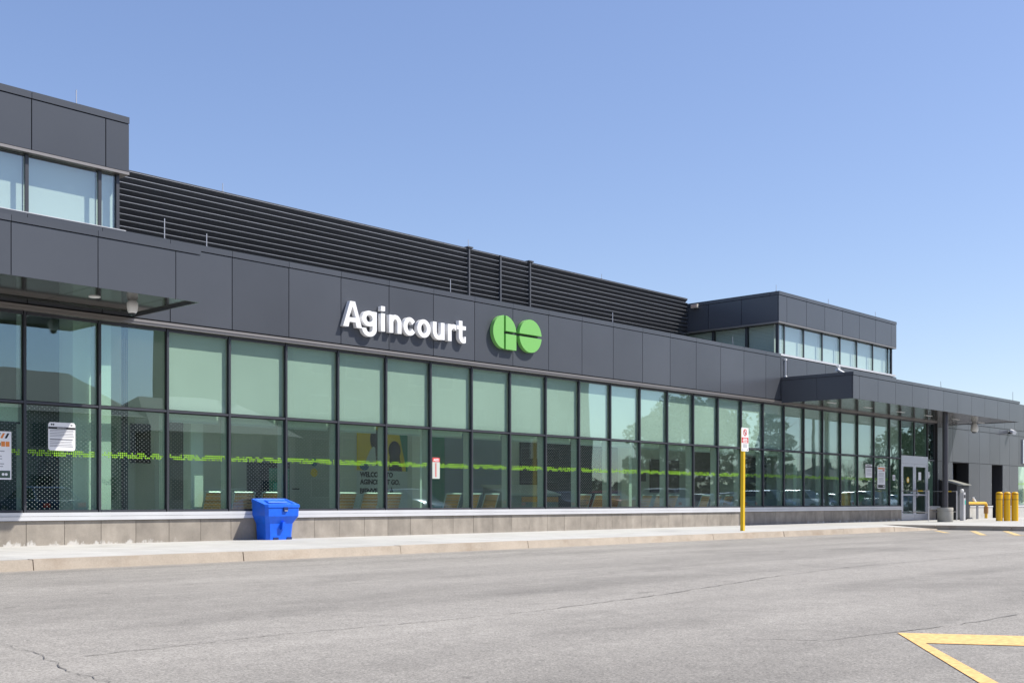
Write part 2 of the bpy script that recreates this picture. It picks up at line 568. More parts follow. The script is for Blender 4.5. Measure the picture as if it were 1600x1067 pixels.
def strip(pts, w, z):
    """flat ribbon along pts (x, y) of half width w"""
    vs, fs = [], []
    P = [Vector((a, b, 0)) for a, b in pts]
    for i, p in enumerate(P):
        d = (P[min(i + 1, len(P) - 1)] - P[max(i - 1, 0)]).normalized()
        nrm = Vector((-d.y, d.x, 0))
        ww = w[i] if isinstance(w, (list, tuple)) else w
        vs += [tuple(p + nrm * ww + Vector((0, 0, z))), tuple(p - nrm * ww + Vector((0, 0, z)))]
    for i in range(len(P) - 1):
        fs.append((2 * i + 1, 2 * i + 3, 2 * i + 2, 2 * i))
    b = MB(); b.add(vs, fs)
    return b

# ------------------------------------------------------------------ ground
GZ = -0.13
b = MB()
b.add([(-400, -400, GZ), (400, -400, GZ), (400, 400, GZ), (-400, 400, GZ)], [(0, 1, 2, 3)])
road = tag(b.obj("asphalt_road", ASPHALT), kind="structure")

walk = place("sidewalk", None, (20, -2, 0)); tag(walk, kind="structure")
KY = -4.3
bed = MB()
bed.box(-12, 29.9, KY + 0.19, -0.02, GZ - 0.05, -0.012)
bed.box(33.26, 75, -11.9, -0.02, GZ - 0.05, -0.012)
bed.box(29.9, 33.2, -2.55, -0.02, GZ - 0.05, -0.012)
bed.obj("slab_bed", DARK, walk)
x = -11.5
SL = 2.514
while x < 29.9 - 0.5:
    x1 = min(x + SL, 29.9)
    bx("paving_slab", x + 0.005, x1 - 0.005, KY + 0.197, -0.03, -0.1, 0.0, SIDEWALK, walk)
    x = x1
bx("paving_slab", 29.905, 33.195, -2.545, -0.03, -0.1, 0.0, SIDEWALK, walk)
for x0, x1 in ((33.35, 35.7), (35.7, 38.2), (38.2, 40.7), (40.7, 43.2), (43.2, 45.7), (45.7, 48.2), (48.2, 52.2), (52.2, 58), (58, 66), (66, 75)):
    for y0, y1 in ((-12, -8.2), (-8.2, -5.2), (-5.2, -2.545), (-2.545, -0.03)):
        bx("paving_slab", x0 + 0.004, x1 - 0.004, y0 + 0.004, y1 - 0.004, -0.1, 0.0, SIDEWALK, walk)
bx("paving_slab", 33.2, 33.346, -2.545, -0.03, -0.1, 0.0, SIDEWALK, walk)
rp = MB()      # pavement dipping to the dropped kerb in front of the doors
rp.hexa([(29.905, KY + .2, GZ - .03), (33.2, KY + .2, GZ - .03), (33.2, -2.55, GZ - .03), (29.905, -2.55, GZ - .03)],
        [(29.905, KY + .2, -0.001), (33.2, KY + .2, GZ + .03), (33.2, -2.55, -0.001), (29.905, -2.55, -0.001)])
rp.obj("ramp_slab", SIDEWALK, walk)
for a, c, za, zc in ((30.21, 31.7, 0.0, GZ + .085), (31.705, 33.19, GZ + .085, GZ + .028)):
    rp = MB()
    rp.hexa([(a, KY, GZ - .03), (c, KY, GZ - .03), (c, KY + .19, GZ - .03), (a, KY + .19, GZ - .03)],
            [(a, KY + .02, za), (c, KY + .02, zc), (c, KY + .19, zc), (a, KY + .19, za)])
    rp.obj("kerb_stone", KERB, walk)
# kerb stones, about three metres each, with open joints
kx = [-11.5, -8.6, -5.6, -2.6, 0.3, 3.2, 6.05, 9.05, 12.0, 15.05, 18.05, 21.1, 24.15, 27.2, 30.2]
for a, c in zip(kx, kx[1:]):
    j = random.uniform(-0.006, 0.006)
    h = random.uniform(-0.004, 0.004)
    k = MB()
    k.hexa([(a + .007, KY + j, GZ - .03), (c - .007, KY + j, GZ - .03), (c - .007, KY + .19, GZ - .03), (a + .007, KY + .19, GZ - .03)],
           [(a + .007, KY + .03 + j, h), (c - .007, KY + .03 + j, h), (c - .007, KY + .19, h), (a + .007, KY + .19, h)])
    k.obj("kerb_stone", KERB, walk, origin=((a + c) / 2, KY, 0))
for y0, y1 in ((-12, -9.2), (-9.2, -6.4), (-6.4, -4.2)):
    bx("kerb_stone", 33.2, 33.345, y0 + .006, y1 - .006, GZ - .03, 0.003, KERB, walk)
k = MB()
k.hexa([(33.2, -4.19, GZ - .03), (33.345, -4.19, GZ - .03), (33.345, -2.55, GZ - .03), (33.2, -2.55, GZ - .03)],
       [(33.2, -4.19, 0.003), (33.345, -4.19, 0.003), (33.345, -2.55, 0.003), (33.2, -2.55, 0.003)])
k.obj("kerb_stone", KERB, walk)

# painted markings and tar lines, one thin sheet each
mk = MB()
z = GZ + 0.004
d1 = Vector((7.33 - 6.96, -15.51 + 14.86)); d1 = d1 * (4.0 / d1.length)
mk.add([(6.96, -14.86, z), (6.57, -15.21, z), (6.57 + d1.x * .95, -15.21 + d1.y * .95, z), (6.96 + d1.x, -14.86 + d1.y, z)], [(0, 1, 2, 3)])
mk.add([(6.96, -14.86, z), (4.0, -16.90, z), (4.05, -17.00, z), (6.57, -15.21, z)], [(0, 1, 2, 3)])
tag(mk.obj("road_marking", ROADY, road))
for (ax, ay), (cx_, cy_), w in (((31.9, -4.76), (29.9, -5.9), .07), ((32.3, -5.65), (28.5, -7.37), .08), ((32.9, -6.34), (29.1, -7.99), .08), ((28.4, -8.0), (29.6, -8.3), .06), ((32.9, -8.0), (29.6, -9.3), .08)):
    strip([(ax, ay), (cx_, cy_)], w, z).obj("road_marking", ROADYF, road)
def jag(pts, n, amp):
    out = []
    for (a, c), (d, e) in zip(pts, pts[1:]):
        for i in range(n):
            t = i / n
            out.append((a + (d - a) * t + random.uniform(-amp, amp), c + (e - c) * t + random.uniform(-amp, amp)))
    out.append(pts[-1])
    return out
def crack(pts, n, amp, w, mat):
    q = jag(pts, n, amp)
    strip(q, [w * random.uniform(.25, 1.0) for _ in q], z).obj("asphalt_crack", mat, road)
crack([(2.6, -10.4), (2.8, -11.2), (2.75, -11.83), (2.59, -12.56), (2.54, -13.05), (2.4, -13.7)], 9, .022, .0045, CRACK)
crack([(2.9, -12.1), (3.7, -12.06), (4.26, -12.04), (5.0, -12.12), (5.67, -12.17), (6.47, -12.2)], 14, .018, .007, SEAMM)
crack([(6.47, -12.2), (8.4, -12.0), (11.06, -11.52), (13.64, -11.23), (16.74, -11.4)], 16, .02, .010, SEAMM)
crack([(6.05, -14.3), (6.27, -14.7), (7.76, -14.95), (8.71, -15.0)], 9, .015, .008, SEAMM)

# ------------------------------------------------------------------ the station
ST = thing("station_building", "long single storey railway station with charcoal panels, green tinted glazing and louvred roof screen", "building", (24, 6, 0))
P0, PW = 7.80, 1.257
FY = -0.10                        # face of the fascia panels
X_L, X_END = P0 - 4 * PW, 43.2

# fascia: panels with open joints, coping pieces on top
JO = 0.008
TW0, TW1 = 31.2, 39.6
seams = [P0 + PW * i for i in range(-4, 19)]
seams = [s for s in seams if s < 31.0] + [31.32]
bk = MB()
bk.box(X_L, 31.315, FY + .035, 0.5, 3.85, 5.25)
bk.box(31.315, 55.0, FY + .035, 0.5, 3.85, 4.98)
bk.box(X_L, 55.0, 0.5, 1.2, 4.62, 4.95)
bk.box(X_L, 55.0, 2.8, 14, 4.62, 4.95)
bk.box(X_L, 9.9, 1.2, 2.8, 4.62, 4.95)
bk.box(39.7, 55.0, 1.2, 2.8, 4.62, 4.95)
bk.obj("wall_core", DARK, ST)
for a, c in zip(seams, seams[1:]):
    bx("fascia_panel", a + JO, c - JO, FY, FY + .03, 3.865, 5.183, PANEL, ST)
    bx("coping", a + JO * .5, c - JO * .5, FY - .012, FY + .33, 5.197, 5.303, PANEL, ST)
rs = [31.335, 31.72] + [31.72 + 1.247 * i for i in range(1, 7)] + [39.6]
for a, c in zip(rs, rs[1:]):
    bx("fascia_panel", a + JO, c - JO, FY, FY + .03, 3.865, 5.225, PANEL, ST)
rs = [39.62 + 1.2 * i for i in range(13)]
for a, c in zip(rs, rs[1:]):
    bx("fascia_panel", a + JO, c - JO, FY, FY + .03, 3.865, 5.05, PANEL, ST)

# head strip above the glazing
bx("window_head", X_L, 43.2, -0.135, -0.02, 3.79, 3.835, HEAD, ST)
bx("window_head_lip", X_L, 43.2, -0.12, -0.03, 3.752, 3.787, HEAD, ST)

# curtain wall
ZB, ZT0, ZT = 0.535, 2.30, 3.75
mx = [P0 + PW * i for i in range(-4, 26)] + [40.16]
GY = 0.035
mull = mx + [42.55, 43.2]
for i, x in enumerate(mull):
    zb = ZB if x < 40.1 or x > 43 else 0.0
    bx("mullion", x - .019, x + .019, -0.03, GY - .012, zb, ZT, MULL, ST)
    bx("gasket", x - .031, x + .031, GY - .011, GY - .001, zb, ZT, DARK, ST)
    inner = 0.20
    bx("mullion_box", x - .03, x + .03, GY + .028, GY + inner, zb, 2.27 if i > 5 else ZT, MULLIN, ST)
bx("mullion", 41.33, 41.39, -0.02, GY - .002, 2.43, ZT, MULL, ST)
edges = mx
for a, c in zip(edges, edges[1:]):
    bx("transom", a + .020, c - .020, -0.022, GY - .012, ZT0 - .018, ZT0 + .018, TRANS, ST)
    bx("gasket", a + .032, c - .032, GY - .011, GY - .001, ZT0 - .034, ZT0 + .034, DARK, ST)
    bx("bottom_rail", a + .031, c - .031, -0.016, GY - .002, ZB, ZB + .04, MULL, ST)
    bx("top_rail", a + .031, c - .031, -0.016, GY - .002, ZT - .05, ZT, MULL, ST)
    bx("transom_box", a + .031, c - .031, GY + .03, GY + .10, ZT0 - .028, ZT0 + .028, MULLIN, ST)

# white dots and the green band stuck to the lower panes
def dot_mesh():
    b = MB()
    p = 0.082
    k = 0
    zz = -0.845
    while zz < 0.845:
        xx = -0.575 + (p / 2 if k % 2 else 0)
        while xx < 0.58:
            r = 0.0058
            b.add([(xx - r, 0, zz - r * .5), (xx - r * .5, 0, zz - r), (xx + r * .5, 0, zz - r), (xx + r, 0, zz - r * .5), (xx + r, 0, zz + r * .5), (xx + r * .5, 0, zz + r), (xx - r * .5, 0, zz + r), (xx - r, 0, zz + r * .5)],
                  [(0, 1, 2, 3, 4, 5, 6, 7)])
            xx += p
        zz += p * .41
        k += 1
    return b.mesh("dot_film", DOTW)
DOTMESH = dot_mesh()
def band_mesh(seed):
    rr = random.Random(seed)
    b = MB()
    p = 0.0355
    cols = int(1.17 / p)
    lev = 1
    for c in range(cols):
        if rr.random() < .45:
            lev = rr.choice((0, 1, 1, 2))
        for row in range(3):
            pr = (.74, .95, .8)[row] if lev == 1 else ((.2, .93, .95)[row] if lev == 0 else (.95, .93, .2)[row])
            if rr.random() < pr:
                x = -cols * p / 2 + (c + .5) * p
                zc = (row - 1.0) * p
                r = .0138
                b.add([(x + r * math.cos(t * math.pi / 4 + .39), 0, zc + r * math.sin(t * math.pi / 4 + .39)) for t in range(8)], [tuple(range(8))])
    return b.mesh("green_dot_band", DOTG)
BANDS = [band_mesh(s) for s in range(7)]

def pane(name, a, c, z0, z1, mat, y=GY, t=.024):
    d = (round(c - a, 3), t, round(z1 - z0, 3))
    o = bx(name, a, c, y, y + t, z0, z1, mat, ST)
    o.rotation_euler = (random.uniform(-.0011, .0011), 0, random.uniform(-.0016, .0016))
    return o

for i, (a, c) in enumerate(zip(edges, edges[1:])):
    n = i - 4
    lo = pane("glass_pane", a + .006, c - .006, ZB + .005, ZT0 - .004, GLASS)
    up = pane("glass_pane", a + .006, c - .006, ZT0 + .004, ZT - .004, GLASSU if n >= 2 else GLASS)
    mid = (a + c) / 2
    if c - a > 1.2:
        if n < 25:
            o = place("dot_film", DOTMESH, (mid, GY - .003, ZB + .005 + .87), lo)
            o["kind"] = "stuff"
            if n == 1:
                o = place("dot_film", DOTMESH, (mid, GY - .003, ZT0 + .6), up)
                o.scale = (1, 1, .7)
                o["kind"] = "stuff"
        o = place("green_dot_band", BANDS[i % 7], (mid, GY - .004, 1.50), lo)
        o["kind"] = "stuff"
        if i % 2:
            o.rotation_euler = (0, math.pi, 0)
    if n >= 2:
        bx("roller_blind", a + .033, c - .033, .066, .069, 2.335, 3.735, BLIND, ST)
        w0, w1 = a + .04, c - .10
        bx("roller_blind", w0, w1, .205, .21, 2.165, 2.30, BLIND, ST)
        bx("blind_bar", w0, w1, .195, .22, 2.13, 2.163, BLINDBAR, ST)
# short blind with a dark bottom bar in the vestibule pane
bx("roller_blind", P0 - PW + .05, P0 - .06, .09, .095, 1.985, 2.27, BLIND, ST)
bx("blind_bar", P0 - PW + .05, P0 - .03, .08, .10, 1.95, 1.984, MULL, ST)
pane("glass_pane", 40.19, 41.33, 2.44, ZT - .004, GLASS)
pane("glass_pane", 41.39, 42.52, 2.44, ZT - .004, GLASS)
pane("glass_pane", 42.58, 43.17, ZB + .005, ZT0 - .004, GLASS)
pane("glass_pane", 42.58, 43.17, ZT0 + .004, ZT - .004, GLASS)
bx("transom", 42.581, 43.169, -0.018, GY - .002, ZT0 - .028, ZT0 + .028, TRANS, ST)
bx("top_rail", 40.191, 43.169, -0.016, GY - .002, ZT - .05, ZT, MULL, ST)

# sill in two steps and the stone base in separate slabs
bx("sill", X_L, 40.12, -0.085, 0.02, 0.475, 0.533, ALU, ST)
bx("sill", X_L, 40.12, -0.10, 0.02, 0.405, 0.470, ALU, ST)
bx("sill", 42.6, 43.3, -0.085, 0.02, 0.475, 0.533, ALU, ST)
bx("sill", 42.6, 43.3, -0.10, 0.02, 0.405, 0.470, ALU, ST)
bx("base_core", X_L, 40.1, -0.03, 0.2, -0.1, 0.40, DARK, ST)
bx("base_core", 42.6, 43.3, -0.03, 0.2, -0.1, 0.40, DARK, ST)
x = X_L
while x < 40.0:
    c = min(x + PW / 2, 40.12)
    q = random.uniform(-.002, .002)
    bx("stone_tile", x + .004, c - .004, -0.062 + q, -0.025, -0.05, 0.398, STONE, ST)
    x = c
bx("stone_tile", 42.604, 43.296, -0.062, -0.025, -0.05, 0.398, STONE, ST)

# double entrance door
dr = MB()
dr.box(40.17, 42.53, -.03, .05, 2.13, 2.42)
dr.box(40.17, 40.235, -.03, .05, 0.0, 2.13)
dr.box(42.465, 42.53, -.03, .05, 0.0, 2.13)
dr.obj("door_frame", DOORFR, ST)
for a, c, hx in ((40.24, 41.345, 41.28), (41.355, 42.46, 41.42)):
    lf = MB()
    lf.box(a, a + .115, -.02, .03, .01, 2.125)
    lf.box(c - .115, c, -.02, .03, .01, 2.125)
    lf.box(a + .115, c - .115, -.02, .03, 2.01, 2.125)
    lf.box(a + .115, c - .115, -.02, .03, .01, .25)
    lf.box(a + .115, c - .115, -.015, .025, .93, .99)
    d = lf.obj("door_leaf", DOORFR, ST, origin=((a + c) / 2, 0, 0))
    bx("door_glass", a + .115, c - .115, .0, .008, .25, .93, DOORGL, d)
    bx("door_glass", a + .115, c - .115, .0, .008, .99, 2.01, DOORGL, d)
h = MB()
h.tube([(41.44, -.02, .88), (41.44, -.09, .88), (41.44, -.10, .92), (41.44, -.10, 1.12), (41.44, -.09, 1.16), (41.44, -.02, 1.16)], .014)
h.tube([(41.44, -.10, 1.02), (41.62, -.10, .99)], .012)
h.obj("door_handle", STEELL, ST, True)

# recessed wall beyond the doors: panels in three courses
wx = [43.28, 44.75, 46.40, 47.55, 48.70, 49.85, 51.0, 52.15, 53.3, 54.5]
w = MB()
w.box(43.25, 44.78, FY + .035, .4, 0, 3.86)
w.box(46.38, 48.95, FY + .035, .4, 0, 3.86)
w.box(50.15, 52.1, FY + .035, .4, 0, 3.86)
w.box(52.1, 60, FY + .035, .4, 2.30, 3.86)
w.box(44.78, 46.38, FY + .035, .4, 2.26, 3.86)
w.box(48.95, 50.15, FY + .035, .4, 2.26, 3.86)
w.box(44.7, 50.4, .9, 1.1, 0, 3.86)
w.box(55.0, 75, FY + .035, .5, 3.86, 5.0)
w.obj("wall_core", DARK, ST)
for a, c in zip(wx, wx[1:]):
    bx("wall_panel", a + JO, c - JO, FY, FY + .03, 3.622, 3.845, PANEL, ST)
    bx("wall_panel", a + JO, c - JO, FY, FY + .03, 2.29, 3.605, PANEL, ST)
for a, c in ((43.28, 44.75), (46.40, 47.55), (47.55, 48.92), (50.18, 51.0), (51.0, 52.1)):
    bx("wall_panel", a + JO, c - JO, FY, FY + .03, .56, 2.275, PANEL, ST)
for a, c in ((43.3, 44.75), (46.4, 48.9), (50.2, 52.1), (52.1, 56)):
    bx("wall_base", a, c, FY - .04, FY + .03, 0, .47, SIDEWALK, ST)
    bx("sill", a, c, FY - .06, FY + .03, .475, .53, ALU, ST)
for a in (44.95, 49.1):
    dd = bx("service_door", a, a + .95, .35, .40, 0, 2.2, M("service_door_blue", (0.30, 0.33, 0.42), .5), ST)
    bx("door_notice", a + .15, a + .55, .335, .345, 1.2, 1.62, PAPER, dd)
bx("glass_pane", 52.15, 56, GY, GY + .02, .56, 2.28, GLASS, ST)
o = place("green_dot_band", BANDS[2], (53.0, GY - .004, 1.5), ST); o["kind"] = "stuff"

# ---- roof screen of louvre blades between the two lanterns
SY = 3.33
bays = [9.0, 21.0, 22.2, 23.4, 31.19]
for k in range(12):
    zc = 7.345 - .1255 * k
    for a, c in zip(bays, bays[1:]):
        L = c - a - .02
        key = ("louv", round(L, 3))
        if key not in _cache:
            q = MB()
            # blade leans out at the top, with a rounded nose coloured paler to paint in its sun glint
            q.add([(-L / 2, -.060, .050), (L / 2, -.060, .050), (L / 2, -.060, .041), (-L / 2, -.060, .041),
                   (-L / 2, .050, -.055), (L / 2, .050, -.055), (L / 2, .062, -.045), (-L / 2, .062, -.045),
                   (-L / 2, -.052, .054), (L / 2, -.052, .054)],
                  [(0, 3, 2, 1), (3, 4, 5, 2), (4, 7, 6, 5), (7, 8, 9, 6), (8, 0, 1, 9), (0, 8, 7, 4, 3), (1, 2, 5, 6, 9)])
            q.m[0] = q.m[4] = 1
            _cache[key] = q.mesh("louvre_blade", [LOUV, LOUVN])
        o = place("louvre_blade", _cache[key], ((a + c) / 2, SY + random.uniform(-.004, .004), zc + random.uniform(-.004, .004)), ST)
        o.rotation_euler = (random.uniform(-.03, .03), random.uniform(-.0006, .0006), 0)
for x in (21.0, 22.2, 23.4):
    bx("louvre_post", x - .025, x + .025, SY - .09, SY + .10, 5.3, 7.42, LOUVP if x == 22.2 else LOUV, ST)
for x in (21.0, 23.4):
    bx("post_cap", x - .07, x + .12, SY - .11, SY + .12, 7.425, 7.46, LOUV, ST)
bx("top_rail", 9.0, 31.19, SY - .05, SY + .08, 7.41, 7.425, LOUV, ST)
bx("plant_room", 9.0, 31.19, SY + .45, SY + 5, 4.9, 7.25, DARK, ST)

ROOFBOUNCE = M("roof_bounce_grey", (0.46, 0.46, 0.45), 0.8, nscale=1, namt=.1)  # unseen pale roof sheet, added to bounce light up onto the blades
bx("roof_bounce_sheet", 9.0, 31.19, .34, 1.11, 4.952, 4.962, ROOFBOUNCE, ST)
bx("roof_bounce_sheet", 9.0, 31.19, 2.89, SY + .44, 4.952, 4.962, ROOFBOUNCE, ST)
# ---- glazed roof lanterns
def lantern(x0, x1, panel_seams, glass_mull, y1=7.5):
    c0, c1 = x0, x1
    core = MB()
    core.box(c0 + .03, c1 - .03, FY + .035, y1, 6.33, 7.13)
    core.obj("lantern_core", DARK, ST)
    for a, c in zip(panel_seams, panel_seams[1:]):
        bx("lantern_panel", a + JO, c - JO, FY, FY + .03, 6.325, 7.128, PANEL, ST)
    edge = [c0] + panel_seams[2:-2] + [c1]
    for a, c in zip(edge, edge[1:]):
        bx("coping", a + .004, c - .004, FY - .012, FY + .3, 7.142, 7.250, PANEL, ST)
    bx("drip_strip", c0, c1, FY + .002, FY + .12, 6.272, 6.318, HEAD, ST)
    ys = [FY + .03, 1.24, 2.48, 3.72, 4.96, 6.2, y1]
    for face, sgn in ((c0, 1), (c1, -1)):
        for a, c in zip(ys, ys[1:]):
            xx = sorted((face, face + sgn * .028))
            bx("lantern_panel", xx[0], xx[1], a + JO, c - JO, 6.325, 7.128, PANEL, ST)
            xx = sorted((face - sgn * .01, face + sgn * .3))
            bx("coping", xx[0], xx[1], max(a, FY + .305) + .004, c - .004, 7.142, 7.249, PANEL, ST)
        xx = sorted((face + sgn * .003, face + sgn * .14))
        bx("drip_strip", xx[0], xx[1], FY + .123, y1, 6.273, 6.317, HEAD, ST)
    gx0, gx1 = c0 + .14, c1 - .14
    bx("sill", c0 + .06, c1 - .06, FY + .002, FY + .14, 5.28 if c0 < 5 else 5.255, 5.318, ALU, ST)
    gm = sorted(glass_mull)
    for x in gm:
        bx("mullion", x - .028, x + .028, 0.0, GY - .002, 5.316, 6.27, MULL, ST)
    for a, c in zip(gm, gm[1:]):
        o = pane("glass_pane", a + .005, c - .005, 5.318, 6.268, GLASST)
        bx("roller_blind", a + .01, c - .01, .17, .175, 5.32, 6.268, LANTERN, ST)
    for face, sgn in ((gx0, 1), (gx1, -1)):
        yy = [GY + .03, 1.16, 2.41, 3.66, 4.9, 6.15, y1]
        for y in yy:
            xx = sorted((face, face + sgn * .05))
            bx("mullion", xx[0], xx[1], y - .03, y + .03, 5.0, 6.27, MULL, ST)
        for a, c in zip(yy, yy[1:]):
            xx = sorted((face + sgn * .052, face + sgn * .072))
            bx("glass_pane", xx[0], xx[1], a + .005, c - .005, 5.0, 6.268, GLASST, ST)
            xx = sorted((face + sgn * .19, face + sgn * .195))
            bx("roller_blind", xx[0], xx[1], a + .12, c - .005, 5.0, 6.268, LANTERN, ST)
lantern(TW0, TW1, [31.2, 31.695, 32.94, 34.17, 35.41, 36.65, 37.90, 39.16, 39.6], [31.37, 31.733, 32.96, 34.2, 35.45, 36.68, 37.91, 39.14, 39.44])
lantern(1.15, 9.545, [1.15, 1.59, 2.85, 4.1, 5.36, 6.62, 7.87, 9.12, 9.545], [1.31, 1.63, 2.89, 4.13, 5.38, 6.62, 7.84, 9.07, 9.39])

# ---- right entrance canopy
CX0, CX1, CY, CZ0, CZ1 = 31.33, 45.25, -2.5, 3.775, 4.572
cs = [31.333, 31.747] + [31.747 + 1.2415 * i for i in range(1, 11)] + [45.25]
bx("canopy_core", CX0 + .03, CX1 - .03, CY + .035, FY - .02, 3.83, 4.5, DARK, ST)
for a, c in zip(cs, cs[1:]):
    bx("canopy_panel", a + JO * .8, c - JO * .8, CY, CY + .03, CZ0, 4.464, PANEL, ST)
    bx("coping", a + JO * .4, c - JO * .4, CY - .012, CY + .28, 4.476, CZ1, PANEL, ST)
for a, c in ((CY + .031, -1.32), (-1.32, FY - .012)):
    for xx in ((CX0, CX0 + .028), (CX1 - .028, CX1)):
        bx("canopy_panel", xx[0], xx[1], a + JO * .5, c - JO * .5, CZ0, 4.464, PANEL, ST)
    bx("coping", CX0 - .01, CX0 + .26, max(a, CY + .285), c - JO * .5, 4.476, CZ1 - .001, PANEL, ST)
x = CX0 + .04
sb = MB()
while x < CX1 - .2:
    sb.box(x + .006, min(x + .31, CX1 - .03) - .006, CY + .04, FY - .02, 3.79, 3.81 + .001)
    x += .31
o = sb.obj("soffit_boards", SOFFITB, ST); o["kind"] = "stuff"
for x in (32.5, 35.0, 37.5, 39.8, 42.3, 44.8):
    bx("soffit_light", x - .28, x + .28, -1.24, -1.16, 3.782, 3.789, WHITE, ST)

# ---- left canopy
LX1, LY, LZ0, LZ1 = 9.64, -2.2, 3.86, 4.70
bx("canopy_core", -2, LX1 - .03, LY + .035, FY - .02, 3.93, 4.6, DARK, ST)
ls = [-2.0 + 1.25 * i for i in range(7)] + [6.66, 7.93, 9.2, LX1]
ls = [s for s in ls if s < 6.0] + [6.66, 7.93, 9.2, LX1]
for a, c in zip(ls, ls[1:]):
    bx("canopy_panel", a + JO * .8, c - JO * .8, LY, LY + .03, LZ0, 4.600, PANEL, ST)
ls2 = ls[:-3] + [7.93, LX1]
for a, c in zip(ls2, ls2[1:]):
    bx("coping", a + JO * .4, c - JO * .4, LY - .012, LY + .28, 4.612, LZ1, PANEL, ST)
bx("canopy_panel", LX1 - .028, LX1, LY + .035, FY - .012, LZ0, 4.6, PANEL, ST)
for a, c in ((-1.95, 2.7), (2.7, 4.0), (4.0, 5.3), (5.3, 6.66), (6.66, 7.93), (7.93, 9.2), (9.2, LX1 - .03)):
    bx("soffit_panel", a + .005, c - .005, LY + .035, FY - .02, 3.90, 3.925, SOFFIT, ST)
q = MB(); q.lathe([(.085, 3.888), (.09, 3.893), (.09, 3.899)], 20, (8.35, -1.25))
q.obj("soffit_light", WHITE, ST, True)

# column carrying the canopy, on a concrete foot
cl = thing("canopy_column", "round charcoal steel column standing in a concrete foot beside the entrance doors", "column", (38.85, -2.2, 0))
q = MB(); q.lathe([(.095, .47), (.095, 3.80)], 24, (38.85, -2.2)); q.obj("shaft", COLM, cl, True)
q = MB(); q.lathe([(.25, -.02), (.262, .02), (.262, .37), (.25, .375), (.25, .39), (.262, .395), (.262, .48), (.25, .50)], 28, (38.85, -2.2)); q.obj("concrete_foot", PLANTER, cl, True)

# ------------------------------------------------------------------ inside
IW = 3.4
bx("floor", X_L - 1, 43.1, .2, 8, .0, .05, FLOORIN, ST)
q = MB()
q.box(9.75, 12.2, IW, IW + .1, 0, 4.6)
q.box(13.0, 43.1, IW, IW + .1, 0, 4.6)
q.box(43.1, 43.2, .25, 8, 0, 4.6)
q.obj("interior_wall", WALLIN, ST)
bx("interior_wall", 2.0, 9.7, 2.6, 2.7, 0, 4.6, WALLDK, ST)
bx("interior_wall", 9.72, 9.8, 1.6, IW, 0, 4.6, WALLDK, ST)
bx("interior_wall", 51.5, 60, 2.4, 2.5, 0, 3.8, WALLIN, ST)
bx("floor", 52.15, 60, .2, 2.4, 0, .05, FLOORIN, ST)
bx("ceiling", 52.15, 60, .4, 2.4, 2.7, 2.8, CEIL, ST)
bx("interior_wall", 12.2, 13.0, IW + .5, IW + .55, 0, 4.6, WALLDK, ST)
bx("ceiling", 9.8, 31.0, .25, 1.2, 4.5, 4.56, CEIL, ST)
bx("ceiling", 9.8, 31.0, 2.8, 8, 4.5, 4.56, CEIL, ST)
bx("ceiling", 39.7, 43.1, .25, 8, 4.5, 4.56, CEIL, ST)
for i in range(16):  # unseen rooflights and bars, added to brighten the hall with daylight
    bx("added_rooflight", 9.88 + i * 1.864, 9.88 + i * 1.864 + 1.863, 1.12, 2.88, 4.97, 4.985, ADDROOFL, ST)
    bx("added_rooflight_bar", 9.85 + i * 1.864, 9.91 + i * 1.864, 1.12, 2.88, 4.951, 4.969, ALU, ST)
bx("interior_column", 8.74, 9.42, .30, .8, .05, 4.6, WHITECOL, ST)
for x in (11.15, 16.86, 24.5, 33.4, 37.0):
    bx("interior_column", x, x + .26, .62, .88, .05, 4.5, WHITECOL, ST)
# inner vestibule screen
for x in (7.15, 7.35, 10.15):
    bx("vestibule_post", x - .035, x + .035, 1.15, 1.27, .05, 4.5, MULL, ST)
bx("vestibule_rail", 7.36, 10.1, 1.17, 1.25, 2.28, 2.36, MULL, ST)
bx("vestibule_glass", 7.4, 10.1, 1.2, 1.21, .1, 2.27, DOORGL, ST)

def inside_thing(name, label, cat, x, y):
    return thing(name, label, cat, (x, y, .05))

